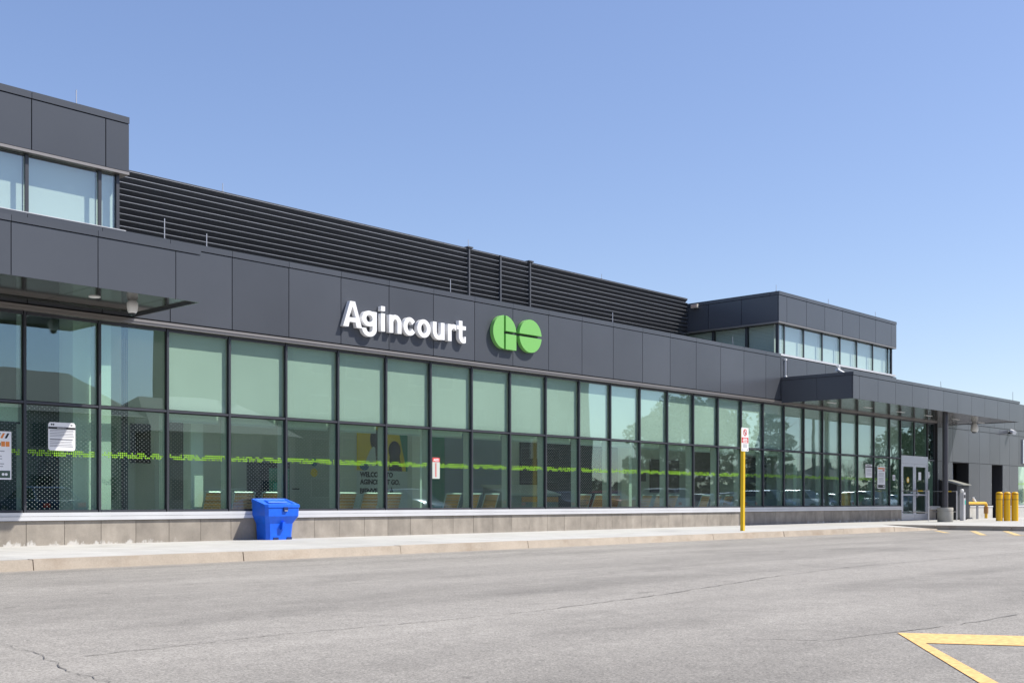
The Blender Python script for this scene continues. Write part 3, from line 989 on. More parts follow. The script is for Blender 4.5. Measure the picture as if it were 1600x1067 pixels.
# waiting benches: three slatted seats on one beam
def make_bench(x, label):
    t = inside_thing("waiting_bench", label, "bench", x, .75)
    t["group"] = "slatted waiting benches behind the glazing"
    bx("beam", x - .93, x + .93, .72, .78, .36, .41, SEATM, t)
    for sx in (-.6, .6):
        q = MB(); q.tube([(x + sx, .75, .36), (x + sx, .75, .10)], .025); q.box(x + sx - .03, x + sx + .03, .5, 1.0, .055, .10)
        q.obj("leg", SEATM, t)
    for k in (-1, 0, 1):
        cx_ = x + k * .625
        st = MB()
        st.box(cx_ - .24, cx_ + .24, .62, .66, .43, .47); st.box(cx_ - .24, cx_ + .24, 1.02, 1.06, .43, .47)
        st.box(cx_ - .24, cx_ - .215, .66, 1.02, .43, .47); st.box(cx_ + .215, cx_ + .24, .66, 1.02, .43, .47)
        so = st.obj("seat", SEATM, t, origin=(cx_, .84, .45))
        for j in range(4):
            bx("slat", cx_ - .21, cx_ + .21, .67 + j * .088, .745 + j * .088, .445, .465, WOOD, so)
        fr = MB()
        for s in (-1, 1):
            a = Vector((cx_ + s * .225, .60, .47)); c = Vector((cx_ + s * .225, .44, .885))
            fr.tube([a, c], .016, 6)
        fr.tube([(cx_ - .235, .44, .885), (cx_ + .235, .44, .885)], .018, 6)
        fo = fr.obj("backrest", SEATM, t, origin=(cx_, .5, .68))
        for j in range(6):
            f0 = .05 + j * .155; f1 = f0 + .135
            p0 = Vector((0, .60 + (.44 - .60) * f0, .47 + .415 * f0)); p1 = Vector((0, .60 + (.44 - .60) * f1, .47 + .415 * f1))
            sl = MB()
            sl.hexa([(cx_ - .205, p0.y - .012, p0.z), (cx_ + .205, p0.y - .012, p0.z), (cx_ + .205, p0.y + .012, p0.z), (cx_ - .205, p0.y + .012, p0.z)],
                    [(cx_ - .205, p1.y - .012, p1.z), (cx_ + .205, p1.y - .012, p1.z), (cx_ + .205, p1.y + .012, p1.z), (cx_ - .205, p1.y + .012, p1.z)])
            sl.obj("slat", WOOD, fo, origin=(cx_, p0.y, p0.z))
    return t
for x, lb in ((12.2, "wooden slatted waiting bench behind the blue grit bin"),
              (15.33, "wooden slatted waiting bench in front of the yellow welcome poster"),
              (18.35, "wooden slatted waiting bench beside the red topped defibrillator notice"),
              (23.05, "wooden slatted waiting bench just beyond the ticket counter"),
              (25.72, "wooden slatted waiting bench below the framed notice board"),
              (28.6, "wooden slatted waiting bench behind the yellow signpost")):
    make_bench(x, lb)

# welcome poster
py = IW - .02
t = thing("welcome_poster", "tall welcome poster, yellow above with dark silhouettes and grey below with black lettering", "poster", (18.05, py, .44))
def onwall(name, x0, x1, z0, z1, mat, parent, d=.004, y=None):
    yy = py if y is None else y
    return bx(name, x0, x1, yy - d, yy, z0, z1, mat, parent)
px0, px1 = 17.30, 18.93
onwall("sheet", px0, px1, .3, 1.47, POSTG, t, .005)
onwall("yellow_field", px0, px1, 1.47, 2.55, POSTY, t, .005)
def flat(name, poly, mat, parent, y, d=.003):
    q = MB(); q.prism_y(poly, y - d, y); return q.obj(name, mat, parent)
def ell(cx_, cz, rx, rz, n=18, a0=0):
    return [(cx_ + rx * math.cos(2 * math.pi * i / n), cz + rz * math.sin(2 * math.pi * i / n)) for i in range(n)]
yy = py - .008
flat("green_corner", [(18.62, 2.55), (18.70, 2.2), (18.86, 1.6), (18.87, 1.47), (px1, 1.47), (px1, 2.55)][::-1], GREENDK, t, yy)
flat("silhouette", ell(17.86, 2.24, .15, .26), SKIN, t, yy)
flat("silhouette", [(17.55, 1.47), (17.60, 1.75), (17.72, 1.98), (17.80, 2.06), (17.95, 2.0), (18.10, 1.75), (18.14, 1.47)], POSTG, t, yy - .004)
flat("silhouette", [(17.86, 2.1), (17.9, 1.6), (18.16, 1.47), (18.22, 1.65), (18.02, 2.2)], SKIN, t, yy - .008)
flat("silhouette", ell(18.5, 1.98, .20, .24), SKIN, t, yy)
flat("silhouette", [(18.3, 1.47), (18.34, 1.85), (18.65, 1.85), (18.75, 1.47)], SKIN, t, yy - .004)
flat("silhouette", ell(17.52, 1.56, .14, .09), BLUEI, t, yy - .012)
for i, (s, wd) in enumerate((("WELCOME TO", 1.05), ("AGINCOURT GO.", 1.28), ("BIENVENUE À", 1.08))):
    zt = (1.315, 1.135, .915)[i]
    text_obj(s, px0 + .09, yy - .004, zt, .165, INK, t, width=wd, bold=.009)

# door, kiosk, boards and screens along the back wall
t = thing("interior_door", "grey inner door with a round yellow sign and lever handle", "door", (15.9, IW, .05))
bx("leaf", 15.3, 16.5, IW - .03, IW - .002, .05, 2.45, M("inner_door_grey", (.40, .44, .42), .6), t)
q = MB(); q.prism_y(ell(16.02, 1.385, .10, .10), IW - .036, IW - .031); q.obj("round_sign", SIGNY, t)
q = MB(); q.prism_y(ell(16.02, 1.63, .10, .10), IW - .036, IW - .031); q.obj("round_sign", BLUEI, t)
q = MB(); q.tube([(15.42, IW - .03, 1.0), (15.42, IW - .08, 1.0), (15.56, IW - .08, 1.0)], .015); q.obj("door_handle", INK, t)
t = thing("ticket_machine", "dark green ticket machine with a lit green panel against the back wall", "ticket machine", (14.6, 3.1, .05))
bx("cabinet", 14.2, 15.0, 2.9, IW - .01, .05, 1.58, SCREEN, t)
bx("front_panel", 14.45, 14.98, 2.885, 2.899, .75, 1.45, GREENDK, t)
bx("display", 14.55, 14.9, 2.875, 2.884, .95, 1.12, TEAL, t)
t = thing("information_board", "blue grey information board with small print beside a dark green panel", "board", (20.9, IW, .3))
onwall("green_panel", 19.72, 20.20, .3, 2.55, GREENDK, t, .02)
onwall("board", 20.21, 22.35, .3, 2.5, SCREENB, t, .02)
rr = random.Random(3)
for i in range(16):
    zz = 2.35 - i * .115
    onwall("print_line", 20.32, 20.32 + rr.uniform(.5, 1.7), zz, zz + .025, INK if i % 5 == 0 else BLUEI, t, .003, py - .003)
for xx, zz, m_ in ((20.3, 2.08, REDI), (20.3, 1.85, INK), (20.33, 1.6, SIGNY), (20.7, 1.18, SIGNY), (20.3, 1.4, REDI)):
    q = MB(); q.prism_y(ell(xx + .02, zz, .045, .045, 12), py - .012, py - .007); q.obj("route_bullet", m_, t)
def screen(label, x0, x1, z0, z1, mat=SCREEN, cat="screen", name="wall_screen"):
    t = thing(name, label, cat, ((x0 + x1) / 2, IW, z0))
    onwall("frame", x0, x1, z0, z1, INK, t, .05)
    onwall("display", x0 + .03, x1 - .03, z0 + .03, z1 - .03, mat, t, .006, py - .031)
    return t
screen("black wall screen above the left end of the ticket counter", 23.1, 23.92, 1.18, 2.42)
screen("dark ticket window with a thin white outline behind the counter", 24.2, 25.4, .5, 2.45)
screen("wide dark screen right of the ticket counter", 25.62, 27.5, .5, 2.5)
t = thing("notice_board", "black framed notice board with pale sheets in it", "notice board", (30, IW, 1.02))
onwall("frame", 29.2, 30.78, 1.0, 2.06, INK, t, .05)
onwall("sheet", 29.33, 29.95, 1.1, 1.88, POSTG, t, .006, py - .031)
onwall("sheet", 30.0, 30.68, 1.1, 1.88, POSTG, t, .006, py - .031)
onwall("sheet", 29.33, 30.68, 1.9, 2.0, POSTG, t, .006, py - .031)
for zz in (1.16, 1.75):
    onwall("print_line", 29.4, 30.5, zz, zz + .03, INK, t, .003, py - .038)
screen("small dark poster case on the back wall left of the notice board", 28.62, 28.95, 1.35, 1.62, name="poster_case", cat="poster")
screen("dark double doors at the back of the hall behind the signpost", 31.5, 33.2, .3, 2.5, WALLDK, "door", "inner_doors")
screen("dark screen on the back wall near the entrance doors", 34.8, 36.3, .9, 2.3)
screen("dark blue poster in the vestibule at the left", 11.42, 11.85, 1.5, 2.3, BLUEI, "poster", "wall_poster")
screen("black card reader box on the far left wall", 7.9, 8.08, 1.35, 1.6, cat="card reader", name="card_reader")
t = thing("ticket_counter", "ticket counter with sloping grey top and an orange wooden band", "counter", (21.3, 1.3, .05))
q = MB()
q.hexa([(20.15, 1.0, .05), (22.0, 1.0, .05), (22.0, 1.9, .05), (20.15, 1.9, .05)], [(20.15, 1.0, .86), (22.0, 1.0, .86), (22.0, 1.9, 1.08), (20.15, 1.9, 1.08)])
q.obj("body", M("counter_grey", (.20, .22, .20), .6), t)
q = MB()
q.hexa([(20.1, .95, .865), (22.05, .95, .865), (22.05, 1.95, 1.10), (20.1, 1.95, 1.10)], [(20.1, .95, .905), (22.05, .95, .905), (22.05, 1.95, 1.14), (20.1, 1.95, 1.14)])
q.obj("top", M("counter_top", (.42, .44, .40), .4), t)
bx("wood_band", 20.6, 21.98, .98, .998, .70, .83, M("counter_wood", (.55, .24, .05), .5), t)

# ------------------------------------------------------------------ signs on the building
t = thing("station_name_sign", "raised white letters of the station name on the charcoal fascia", "sign", (15.8, FY, 4.2))
import numpy as np
def glyph_loops(sdf, w, z0, z1, st=.004):
    """outline of the region sdf < 0 by marching squares"""
    nx, nz = int((w + .03) / st) + 1, int((z1 - z0 + .03) / st) + 1
    gx_ = -.015 + np.arange(nx) * st
    gz_ = z0 - .015 + np.arange(nz) * st
    X_, Z_ = np.meshgrid(gx_, gz_, indexing='ij')
    F = sdf(X_, Z_)
    nxt = {}
    def pt(i, j, k, l):
        a, c = F[i, j], F[k, l]
        t_ = a / (a - c)
        return (gx_[i] + (gx_[k] - gx_[i]) * t_, gz_[j] + (gz_[l] - gz_[j]) * t_)
    def ed(i, j, e):
        # edges of a cell: 0 bottom, 1 right, 2 top, 3 left
        return {0: (i, j, i + 1, j), 1: (i + 1, j, i + 1, j + 1), 2: (i, j + 1, i + 1, j + 1), 3: (i, j, i, j + 1)}[e]
    T = {1: [(3, 0)], 2: [(0, 1)], 3: [(3, 1)], 4: [(1, 2)], 5: [(3, 2), (1, 0)], 6: [(0, 2)], 7: [(3, 2)], 8: [(2, 3)], 9: [(2, 0)],
         10: [(0, 3), (2, 1)], 11: [(2, 1)], 12: [(1, 3)], 13: [(1, 0)], 14: [(0, 3)]}
    for i in range(nx - 1):
        for j in range(nz - 1):
            c = (F[i, j] < 0) * 1 + (F[i + 1, j] < 0) * 2 + (F[i + 1, j + 1] < 0) * 4 + (F[i, j + 1] < 0) * 8
            for a, b_ in T.get(int(c), ()):
                nxt[ed(i, j, a)] = ed(i, j, b_)
    loops = []
    while nxt:
        st_, cur = next(iter(nxt.items()))
        lp = [st_]
        del nxt[st_]
        while cur != st_ and cur in nxt:
            lp.append(cur)
            cur = nxt.pop(cur)
        pts = [pt(*e) for e in lp]
        # drop points on straight runs
        out = []
        for k_ in range(len(pts)):
            a, b_, c = pts[k_ - 1], pts[k_], pts[(k_ + 1) % len(pts)]
            if abs((b_[0] - a[0]) * (c[1] - b_[1]) - (b_[1] - a[1]) * (c[0] - b_[0])) > 2e-8:
                out.append(b_)
        loops.append(out)
    return loops
mx_, mn_ = np.maximum, np.minimum
def rect(x0, x1, z0, z1):
    return lambda X, Z: mx_(mx_(x0 - X, X - x1), mx_(z0 - Z, Z - z1))
def ellip(cx, cz, rx, rz):
    return lambda X, Z: (np.sqrt(((X - cx) / rx) ** 2 + ((Z - cz) / rz) ** 2) - 1) * min(rx, rz)
def U(*f): return lambda X, Z: mn_.reduce([g(X, Z) for g in f])
def I(*f): return lambda X, Z: mx_.reduce([g(X, Z) for g in f])
def N(f): return lambda X, Z: -f(X, Z)
def half(a, b, c): return lambda X, Z: a * X + b * Z + c      # inside where negative
TK, XH = .110, .372
def bowl(w, z0, z1, tx=TK, tz=.088): return I(ellip(w / 2, (z0 + z1) / 2, w / 2, (z1 - z0) / 2), N(ellip(w / 2, (z0 + z1) / 2, w / 2 - tx, (z1 - z0) / 2 - tz)))
def poly(pts):
    fs_ = []
    for (x0, z0), (x1, z1) in zip(pts, pts[1:] + pts[:1]):
        l = math.hypot(x1 - x0, z1 - z0)
        a, b_ = (z1 - z0) / l, -(x1 - x0) / l
        fs_.append(half(a, b_, -(a * x0 + b_ * z0)))
    return I(*fs_)
def arch(w):
    ro = w / 2
    return U(rect(0, TK, 0, XH - .004), rect(w - TK, w, 0, XH - ro * 1.0), I(ellip(ro, XH - ro, ro, ro + .006), N(ellip(ro, XH - ro, ro - TK, ro - .085)), half(0, -1, XH - ro)))
def flip(f, w): return lambda X, Z: f(w - X, XH - .004 - Z)
def gl_A(w):
    ap = .064
    body = poly([(0, 0), (w, 0), (w / 2 + ap, .516), (w / 2 - ap, .516)])
    inner = poly([(w * .318, .190), (w * .682, .190), (w / 2 + .006, .405), (w / 2 - .006, .405)])
    foot = poly([(.112, -.1), (w - .112, -.1), (w - .112 - .052, .105), (.112 + .052, .105)])
    return I(body, N(inner), N(foot))
def gl_c(w):
    return I(bowl(w, -.008, XH + .004), N(poly([(w * .56, XH / 2), (w * 1.3, XH / 2 - .24), (w * 1.3, XH / 2 + .24)])))
def gl_g(w):
    tail = I(ellip(w / 2, .02, w / 2, .165), N(ellip(w / 2, .02, w / 2 - TK, .077)), half(0, 1, -.02), N(poly([(-.1, -.02), (-.1, .3), (.07, .3), (.10, -.055)])))
    return U(rect(w - TK, w, .01, XH - .002), I(bowl(w, .065, XH + .006, TK, .083), half(1, 0, -(w - .02))), tail)
def gl_t(w):
    x0 = .062
    curve = I(ellip(x0 + .145, .140, .145, .150), N(ellip(x0 + .145, .140, .145 - TK, .062)), half(0, 1, -.14), half(1, 0, -(w - .002)))
    return U(rect(x0, x0 + TK, .135, .478), rect(0, w, XH - .088, XH - .004), curve)
def gl_r(w):
    ro = .175
    arm = I(ellip(ro + .005, XH - ro, ro, ro + .004), N(ellip(ro + .005, XH - ro, ro - TK, ro - .088)), half(0, -1, XH - ro), half(1, 0, -(w - .002)), half(0, -1, XH - .13))
    return U(rect(0, TK, 0, XH - .004), arm)
LET = [("A", 14.052, .480, gl_A, 0, .52), ("g", 14.535, .385, gl_g, -.16, .4), ("i", 15.034, .106, lambda w: U(rect(0, w, 0, XH - .004), rect(0, w, .418, .516)), 0, .52),
       ("n", 15.255, .333, arch, 0, .4), ("c", 15.646, .352, gl_c, -.02, .4), ("o", 16.032, .382, lambda w: bowl(w, -.008, XH + .006), -.02, .4),
       ("u", 16.482, .345, lambda w: flip(arch(w), w), -.02, .4), ("r", 16.925, .250, gl_r, 0, .4), ("t", 17.195, .278, gl_t, -.02, .5)]
for ch, x0, w, fn, za, zb_ in LET:
    cu = bpy.data.curves.new("letter", 'CURVE')
    cu.dimensions = '2D'
    cu.fill_mode = 'BOTH'
    cu.extrude = .05
    for lp in glyph_loops(fn(w), w, za, zb_):
        sp = cu.splines.new('POLY')
        sp.points.add(len(lp) - 1)
        for p_, (a, c) in zip(sp.points, lp):
            p_.co = (a, c, 0, 1)
        sp.use_cyclic_u = True
    tmp = bpy.data.objects.new("letter", cu)
    COL.objects.link(tmp)
    me = bpy.data.meshes.new_from_object(tmp.evaluated_get(bpy.context.evaluated_depsgraph_get()))
    bpy.data.objects.remove(tmp); bpy.data.curves.remove(cu)
    for v in me.vertices:
        v.co = Vector((v.co.x, -v.co.z, v.co.y))
    me.materials.clear(); me.materials.append(LETTER)
    me.name = "letter"
    o = place("letter", me, (x0, FY - .062, 4.208), t)

t = thing("transit_emblem", "green round emblem of two split discs beside the station name", "sign", (19.15, FY, 4.2))
GR, GZc, gx, ox, gp = .386, 4.59, 18.722, 19.60, .033
ya, yb = FY - .115, FY - .012
def arc(cx_, cz, r, a0, a1, n=24):
    return [(cx_ + r * math.cos(R(a0 + (a1 - a0) * i / n)), cz + r * math.sin(R(a0 + (a1 - a0) * i / n))) for i in range(n + 1)]
al = math.degrees(math.asin(gp / GR))
def emb(poly):
    q = MB(); q.prism_y(poly, ya, yb); return q.obj("emblem_piece", GREEN, t)
emb(arc(gx, GZc, GR, 90 + al, 270 - al, 30))
emb([(gx + gp, GZc + gp)] + arc(gx, GZc, GR, al, 90 - al, 18))
emb([(gx + gp, GZc - GR), (gx + GR, GZc - GR), (gx + GR, GZc - gp), (gx + gp, GZc - gp)])
emb(arc(ox, GZc, GR, al, 180 - al, 30))
emb(arc(ox, GZc, GR, 180 + al, 360 - al, 30))

# ------------------------------------------------------------------ notices on the glass
def tiny_logo(x, z, r, y, mat, parent):
    for k in (0, 1):
        q = MB(); q.prism_y(ell(x + k * 2.25 * r, z, r, r, 12), y - .001, y); q.obj("emblem", mat, parent)
ny = -.006
def notice(name, label, x0, x1, z0, z1, mat=PAPER):
    t = thing(name, label, "notice", ((x0 + x1) / 2, GY - .01, z0))
    bx("sheet", x0, x1, GY - .014, GY - .008, z0, z1, mat, t)
    return t
NY = GY - .0155
def lines(t, x0, x1, zs, h, mat=INKG, seed=1):
    rr = random.Random(seed)
    for zz in zs:
        bx("print_line", x0, x1 - rr.uniform(0, .12) * (x1 - x0), NY - .001, NY, zz, zz + h, mat, t)
t = notice("safety_notice", "white poster with orange hazard stripes and dark foot at left end of the glazing", 6.92, 7.60, 1.06, 1.82)
for i in range(9):
    x = 6.95 + i * .068
    q = MB(); q.prism_y([(x, 1.71), (x + .034, 1.71), (x + .075, 1.79), (x + .041, 1.79)], NY - .001, NY); q.obj("hazard_stripe", ORNG if i % 2 else INK, t)
bx("icon", 7.44, 7.50, NY - .001, NY, 1.58, 1.66, ORNG, t); bx("icon", 7.51, 7.57, NY - .001, NY, 1.58, 1.66, ORNG, t)
bx("icon", 7.28, 7.43, NY - .001, NY, 1.59, 1.64, INK, t)
lines(t, 7.0, 7.5, [1.50, 1.42, 1.38, 1.30, 1.26], .012)
bx("footer", 6.94, 7.58, NY - .001, NY, 1.085, 1.20, M("footer_green", (.05, .09, .07), .6), t)
tiny_logo(7.47, 1.142, .022, NY - .0015, PAPER, t)
t = thing("rules_notice", "white rounded notice with black heading bar and grey text lines, beside the white column", "notice", (8.42, GY - .01, 1.54))
rc = .045
def rrect(x0, x1, z0, z1, r):
    o = []
    for cx_, cz, a in ((x1 - r, z0 + r, 270), (x1 - r, z1 - r, 0), (x0 + r, z1 - r, 90), (x0 + r, z0 + r, 180)):
        o += arc(cx_, cz, r, a, a + 90, 5)
    return o
q = MB(); q.prism_y(rrect(8.195, 8.65, 1.545, 2.005, rc), GY - .014, GY - .008); q.obj("sheet", PAPER, t)
bx("heading_bar", 8.197, 8.648, NY - .001, NY, 1.895, 1.93, INK, t)
text_obj("Attention", 8.34, NY - .0015, 1.903, .03, PAPER, t, width=.15)
tiny_logo(8.25, 1.968, .014, NY, INK, t)
q = MB(); q.prism_y(ell(8.585, 1.965, .02, .01, 10), NY - .001, NY); q.obj("emblem", INK, t)
lines(t, 8.22, 8.63, [1.872, 1.848, 1.82, 1.796, 1.77], .010, seed=4)
lines(t, 8.22, 8.64, [1.728, 1.714], .012, INKG, seed=5)
lines(t, 8.22, 8.63, [1.685, 1.66, 1.632, 1.608], .010, seed=6)
t = notice("defibrillator_notice", "narrow white notice with red top reading AED on a lower pane", 16.68, 16.90, 1.21, 1.67, M("notice_paper_dull", (.50, .54, .50), .7))
bx("red_header", 16.682, 16.898, NY - .001, NY, 1.575, 1.668, REDI, t)
text_obj("AED", 16.705, NY - .0015, 1.595, .07, PAPER, t, width=.17, bold=.002)
for i in range(9):
    bx("print_letter", 16.765, 16.80, NY - .001, NY, 1.25 + i * .034, 1.275 + i * .034, REDI, t)
t = notice("hours_notice", "white notice with black heading left of the orange topped poster near the doors", 37.37, 37.88, 1.55, 2.02)
bx("heading_bar", 37.372, 37.878, NY - .001, NY, 1.91, 1.945, INK, t)
bx("heading_text", 37.45, 37.8, NY - .001, NY, 1.965, 1.99, INK, t)
lines(t, 37.42, 37.85, [1.86, 1.82, 1.78, 1.72, 1.68, 1.64], .014, seed=8)
t = notice("service_poster", "white poster with orange stripe on top and black foot near the doors", 38.31, 38.93, 1.17, 1.96)
bx("orange_header", 38.36, 38.89, NY - .001, NY, 1.87, 1.92, ORNG, t)
bx("icon", 38.72, 38.87, NY - .001, NY, 1.80, 1.85, REDI, t)
lines(t, 38.39, 38.84, [1.80, 1.72, 1.68, 1.64, 1.60, 1.54, 1.50, 1.46, 1.42, 1.38], .014, seed=9)
bx("footer", 38.36, 38.89, NY - .001, NY, 1.20, 1.31, INK, t)
tiny_logo(38.78, 1.255, .025, NY - .0015, PAPER, t)
t = notice("small_sticker", "small white sticker on the narrow pane left of the doors", 39.55, 39.76, 1.48, 1.68)
bx("icon", 39.6, 39.71, NY - .001, NY, 1.52, 1.64, INKG, t)
t = thing("door_sticker", "yellow oval caution sticker on the left door leaf", "sticker", (40.79, -.004, 1.41))
q = MB(); q.prism_y(ell(40.79, 1.515, .11, .11, 16), -.009, -.004); q.obj("disc", SIGNY, t)
bx("icon", 40.75, 40.83, -.012, -.0095, 1.46, 1.57, PAPER, t)
t = thing("door_paper", "white paper on the right door leaf", "notice", (41.84, -.004, 1.52))
bx("sheet", 41.72, 41.96, -.008, -.004, 1.52, 1.82, PAPER, t)
t = thing("pane_paper", "white paper on the narrow pane right of the doors", "notice", (42.7, GY - .01, 1.6))
bx("sheet", 42.6, 42.80, GY - .014, GY - .008, 1.60, 1.85, PAPER, t)
t = thing("wall_sign", "large white sign panel on the charcoal wall above the far window", "sign", (54, FY, 2.42))
bx("board", 52.6, 56, FY - .05, FY - .005, 2.42, 3.47, PAPER, t)
bx("frame", 52.55, 52.59, FY - .055, FY - .005, 2.40, 3.49, DOORFR, t)

# ------------------------------------------------------------------ street furniture
# grit bin
BX0, BX1, BY0, BY1 = 12.0, 12.76, -.56, -.10
t = thing("grit_bin", "bright blue plastic grit bin with sloping lid against the stone base", "grit bin", (12.38, -.33, 0))
q = MB()
def ring(ix, iyf, iyb, zf, zb, ch=.05):
    x0, x1, y0, y1 = BX0 + ix, BX1 - ix, BY0 + iyf, BY1 - iyb
    return [(x0 + ch, y0, zf), (x1 - ch, y0, zf), (x1, y0 + ch, zf), (x1, y1, zb), (x0, y1, zb), (x0, y0 + ch, zf)]
rings = [ring(.095, .10, .02, .0, .0, .06), ring(.09, .095, .02, .12, .12, .06), ring(.075, .08, .02, .30, .30, .06), ring(.005, .005, .0, .44, .46), ring(0, 0, 0, .60, .70)]
vs = [p for g in rings for p in g]; fs = []
for i in range(len(rings) - 1):
    for k in range(6):
        k2 = (k + 1) % 6
        fs.append((i * 6 + k, i * 6 + k2, (i + 1) * 6 + k2, (i + 1) * 6 + k))
fs.append(tuple(reversed(range(6)))); fs.append(tuple(24 + k for k in range(6)))
q.add(vs, fs)
q.obj("body", BLUE, t)
lid = MB()
r0 = ring(-.012, -.015, -.005, .603, .703); r1 = ring(-.008, -.01, -.005, .655, .765); r2 = ring(.05, .07, .03, .668, .768, .05); r3 = ring(.075, .10, .05, .655, .748, .05)
lv = [p for g in (r0, r1, r2, r3) for p in g]; lf = []
for i in range(3):
    for k in range(6):
        k2 = (k + 1) % 6
        lf.append((i * 6 + k, i * 6 + k2, (i + 1) * 6 + k2, (i + 1) * 6 + k))
lf.append(tuple(18 + k for k in range(6))); lf.append(tuple(reversed(range(6))))
lid.add(lv, lf)
ld = lid.obj("lid", BLUE, t)
q = MB()
q.hexa([(12.18, -.36, .690), (12.60, -.36, .690), (12.60, -.19, .727), (12.18, -.19, .727)], [(12.20, -.34, .712), (12.58, -.34, .712), (12.58, -.20, .744), (12.20, -.20, .744)])
q.obj("lid_rib", BLUE, ld)
bx("latch", 12.37, 12.46, BY0 - .03, BY0 - .004, .53, .61, BLUEDK, t)
bx("hasp", 12.38, 12.45, BY0 - .036, BY0 - .031, .535, .548, STEELL, t)
q = MB(); q.hexa([(12.37, BY0 + .03, .19), (12.43, BY0 + .03, .19), (12.43, BY0 + .1, .19), (12.37, BY0 + .1, .19)], [(12.37, BY0 + .01, .33), (12.43, BY0 + .01, .33), (12.43, BY0 + .08, .33), (12.37, BY0 + .08, .33)])
q.obj("spout", BLUE, t)
for a in (12.22, 12.52):
    bx("foot_slot_shade", a, a + .11, BY0 + .085, BY0 + .14, .002, .045, BLUEDK, t)  # dark blocks that paint the shade of the foot cutouts

# signpost
px_, py_ = 23.8, -3.36
t = thing("sign_post", "yellow square post with a white and red parking sign at the kerb", "signpost", (px_, py_, 0))
q = MB()
q.hexa([(px_ - .045, py_ - .04, -.03), (px_ + .035, py_ - .04, -.03), (px_ + .035, py_ + .04, -.03), (px_ - .045, py_ + .04, -.03)],
       [(px_ - .025, py_ - .04, 2.47), (px_ + .055, py_ - .04, 2.47), (px_ + .055, py_ + .04, 2.47), (px_ - .025, py_ + .04, 2.47)])
q.obj("post", YEL, t)
sy = py_ - .042
sx = px_ + .03
pl = bx("sign_plate", sx - .16, sx + .16, sy - .006, sy, 1.93, 2.50, WHITE, t)
bx("red_field", sx - .15, sx + .15, sy - .008, sy - .0065, 2.135, 2.265, REDI, pl)
for i, wd in enumerate((.20, .22, .18)):
    bx("print_line", sx - wd / 2, sx + wd / 2, sy - .010, sy - .0085, 2.15 + i * .036, 2.172 + i * .036, WHITE, pl)
rg = MB()
o1 = ell(sx, 2.385, .085, .085, 20); o2 = ell(sx, 2.385, .062, .062, 20)
rg.add([(a, sy - .009, c) for a, c in o1] + [(a, sy - .009, c) for a, c in o2], [(i, (i + 1) % 20, 20 + (i + 1) % 20, 20 + i) for i in range(20)])
rg.obj("prohibition_ring", REDI, pl)
q = MB(); q.prism_y([(sx - .06, 2.43), (sx + .045, 2.325), (sx + .06, 2.34), (sx - .045, 2.445)], sy - .012, sy - .0095); q.obj("slash", REDI, pl)
bx("symbol_bar", sx - .012, sx + .012, sy - .008, sy - .0065, 2.35, 2.42, INK, pl)
for i in range(4):
    bx("print_line", sx - .09, sx + .09, sy - .008, sy - .0065, 2.02 + i * .024, 2.031 + i * .024, INKG, pl)
for s in (-1, 1):
    q = MB(); q.prism_y([(sx + s * .10 - .02, 1.955), (sx + s * .10 + .02, 1.955), (sx + s * .10, 1.995)], sy - .008, sy - .0065); q.obj("arrow", INK, pl)

# bollards
def bollard(x, y, label):
    t = thing("bollard", label, "bollard", (x, y, 0), "yellow bollards by the wall")
    q = MB(); q.lathe([(.118, -.02), (.118, 1.0), (.112, 1.025), (.085, 1.05), (.04, 1.06)], 20, (x, y)); q.obj("sleeve", YELB, t, True)
    for zz in (.77, .96):
        q = MB(); q.lathe([(.1195, zz), (.1195, zz + .022)], 20, (x, y)); q.obj("band", BAND, t, True)
bollard(42.0, -2.9, "yellow bollard nearest the gas pipe, first of the three")
bollard(42.21, -3.10, "yellow bollard standing between two others")
bollard(42.42, -3.30, "yellow bollard nearest the far window, last of the three")

# guard rails beside the doors
def guard(x, y1, label):
    t = thing("guard_rail", label, "guard rail", (x, y1, 0), "guard rails beside the doors")
    q = MB(); q.tube([(x, y1, 0), (x, y1, 1.12)], .024, 10); q.obj("post", STEELL, t, True)
    q = MB(); q.tube([(x, y1, 1.10), (x, -.05, 1.10)], .018, 8); q.obj("top_rail", STEEL, t, True)
    q = MB(); q.tube([(x, y1, .32), (x, -.05, .32)], .018, 8); q.obj("lower_rail", STEEL, t, True)
    q = MB(); q.tube([(x, y1 * .62, 1.10), (x, y1 * .80, 1.10)], .022, 8); q.obj("yellow_marker", SIGNY, t, True)
guard(40.2, -1.04, "steel guard rail with yellow marker left of the double doors")
guard(43.0, -.95, "steel guard rail with yellow marker right of the double doors")
t = thing("operator_post", "silver push button post with a white top and teal label", "post", (43.0, -1.72, 0))
px2, py2 = 42.06, -1.55
bx("housing", px2 - .09, px2 + .09, py2 - .07, py2 + .07, 0, 1.05, STEELL, t)
bx("push_plate", px2 - .06, px2 + .06, py2 - .078, py2 - .072, .84, .96, INK, t)
bx("side_label", px2 + .01, px2 + .085, py2 - .077, py2 - .072, .60, .76, TEAL, t)
q = MB(); q.lathe([(.05, 1.05), (.07, 1.09), (.07, 1.14), (.04, 1.17)], 12, (px2 - .08, py2)); q.obj("white_cap", WHITE, t, True)

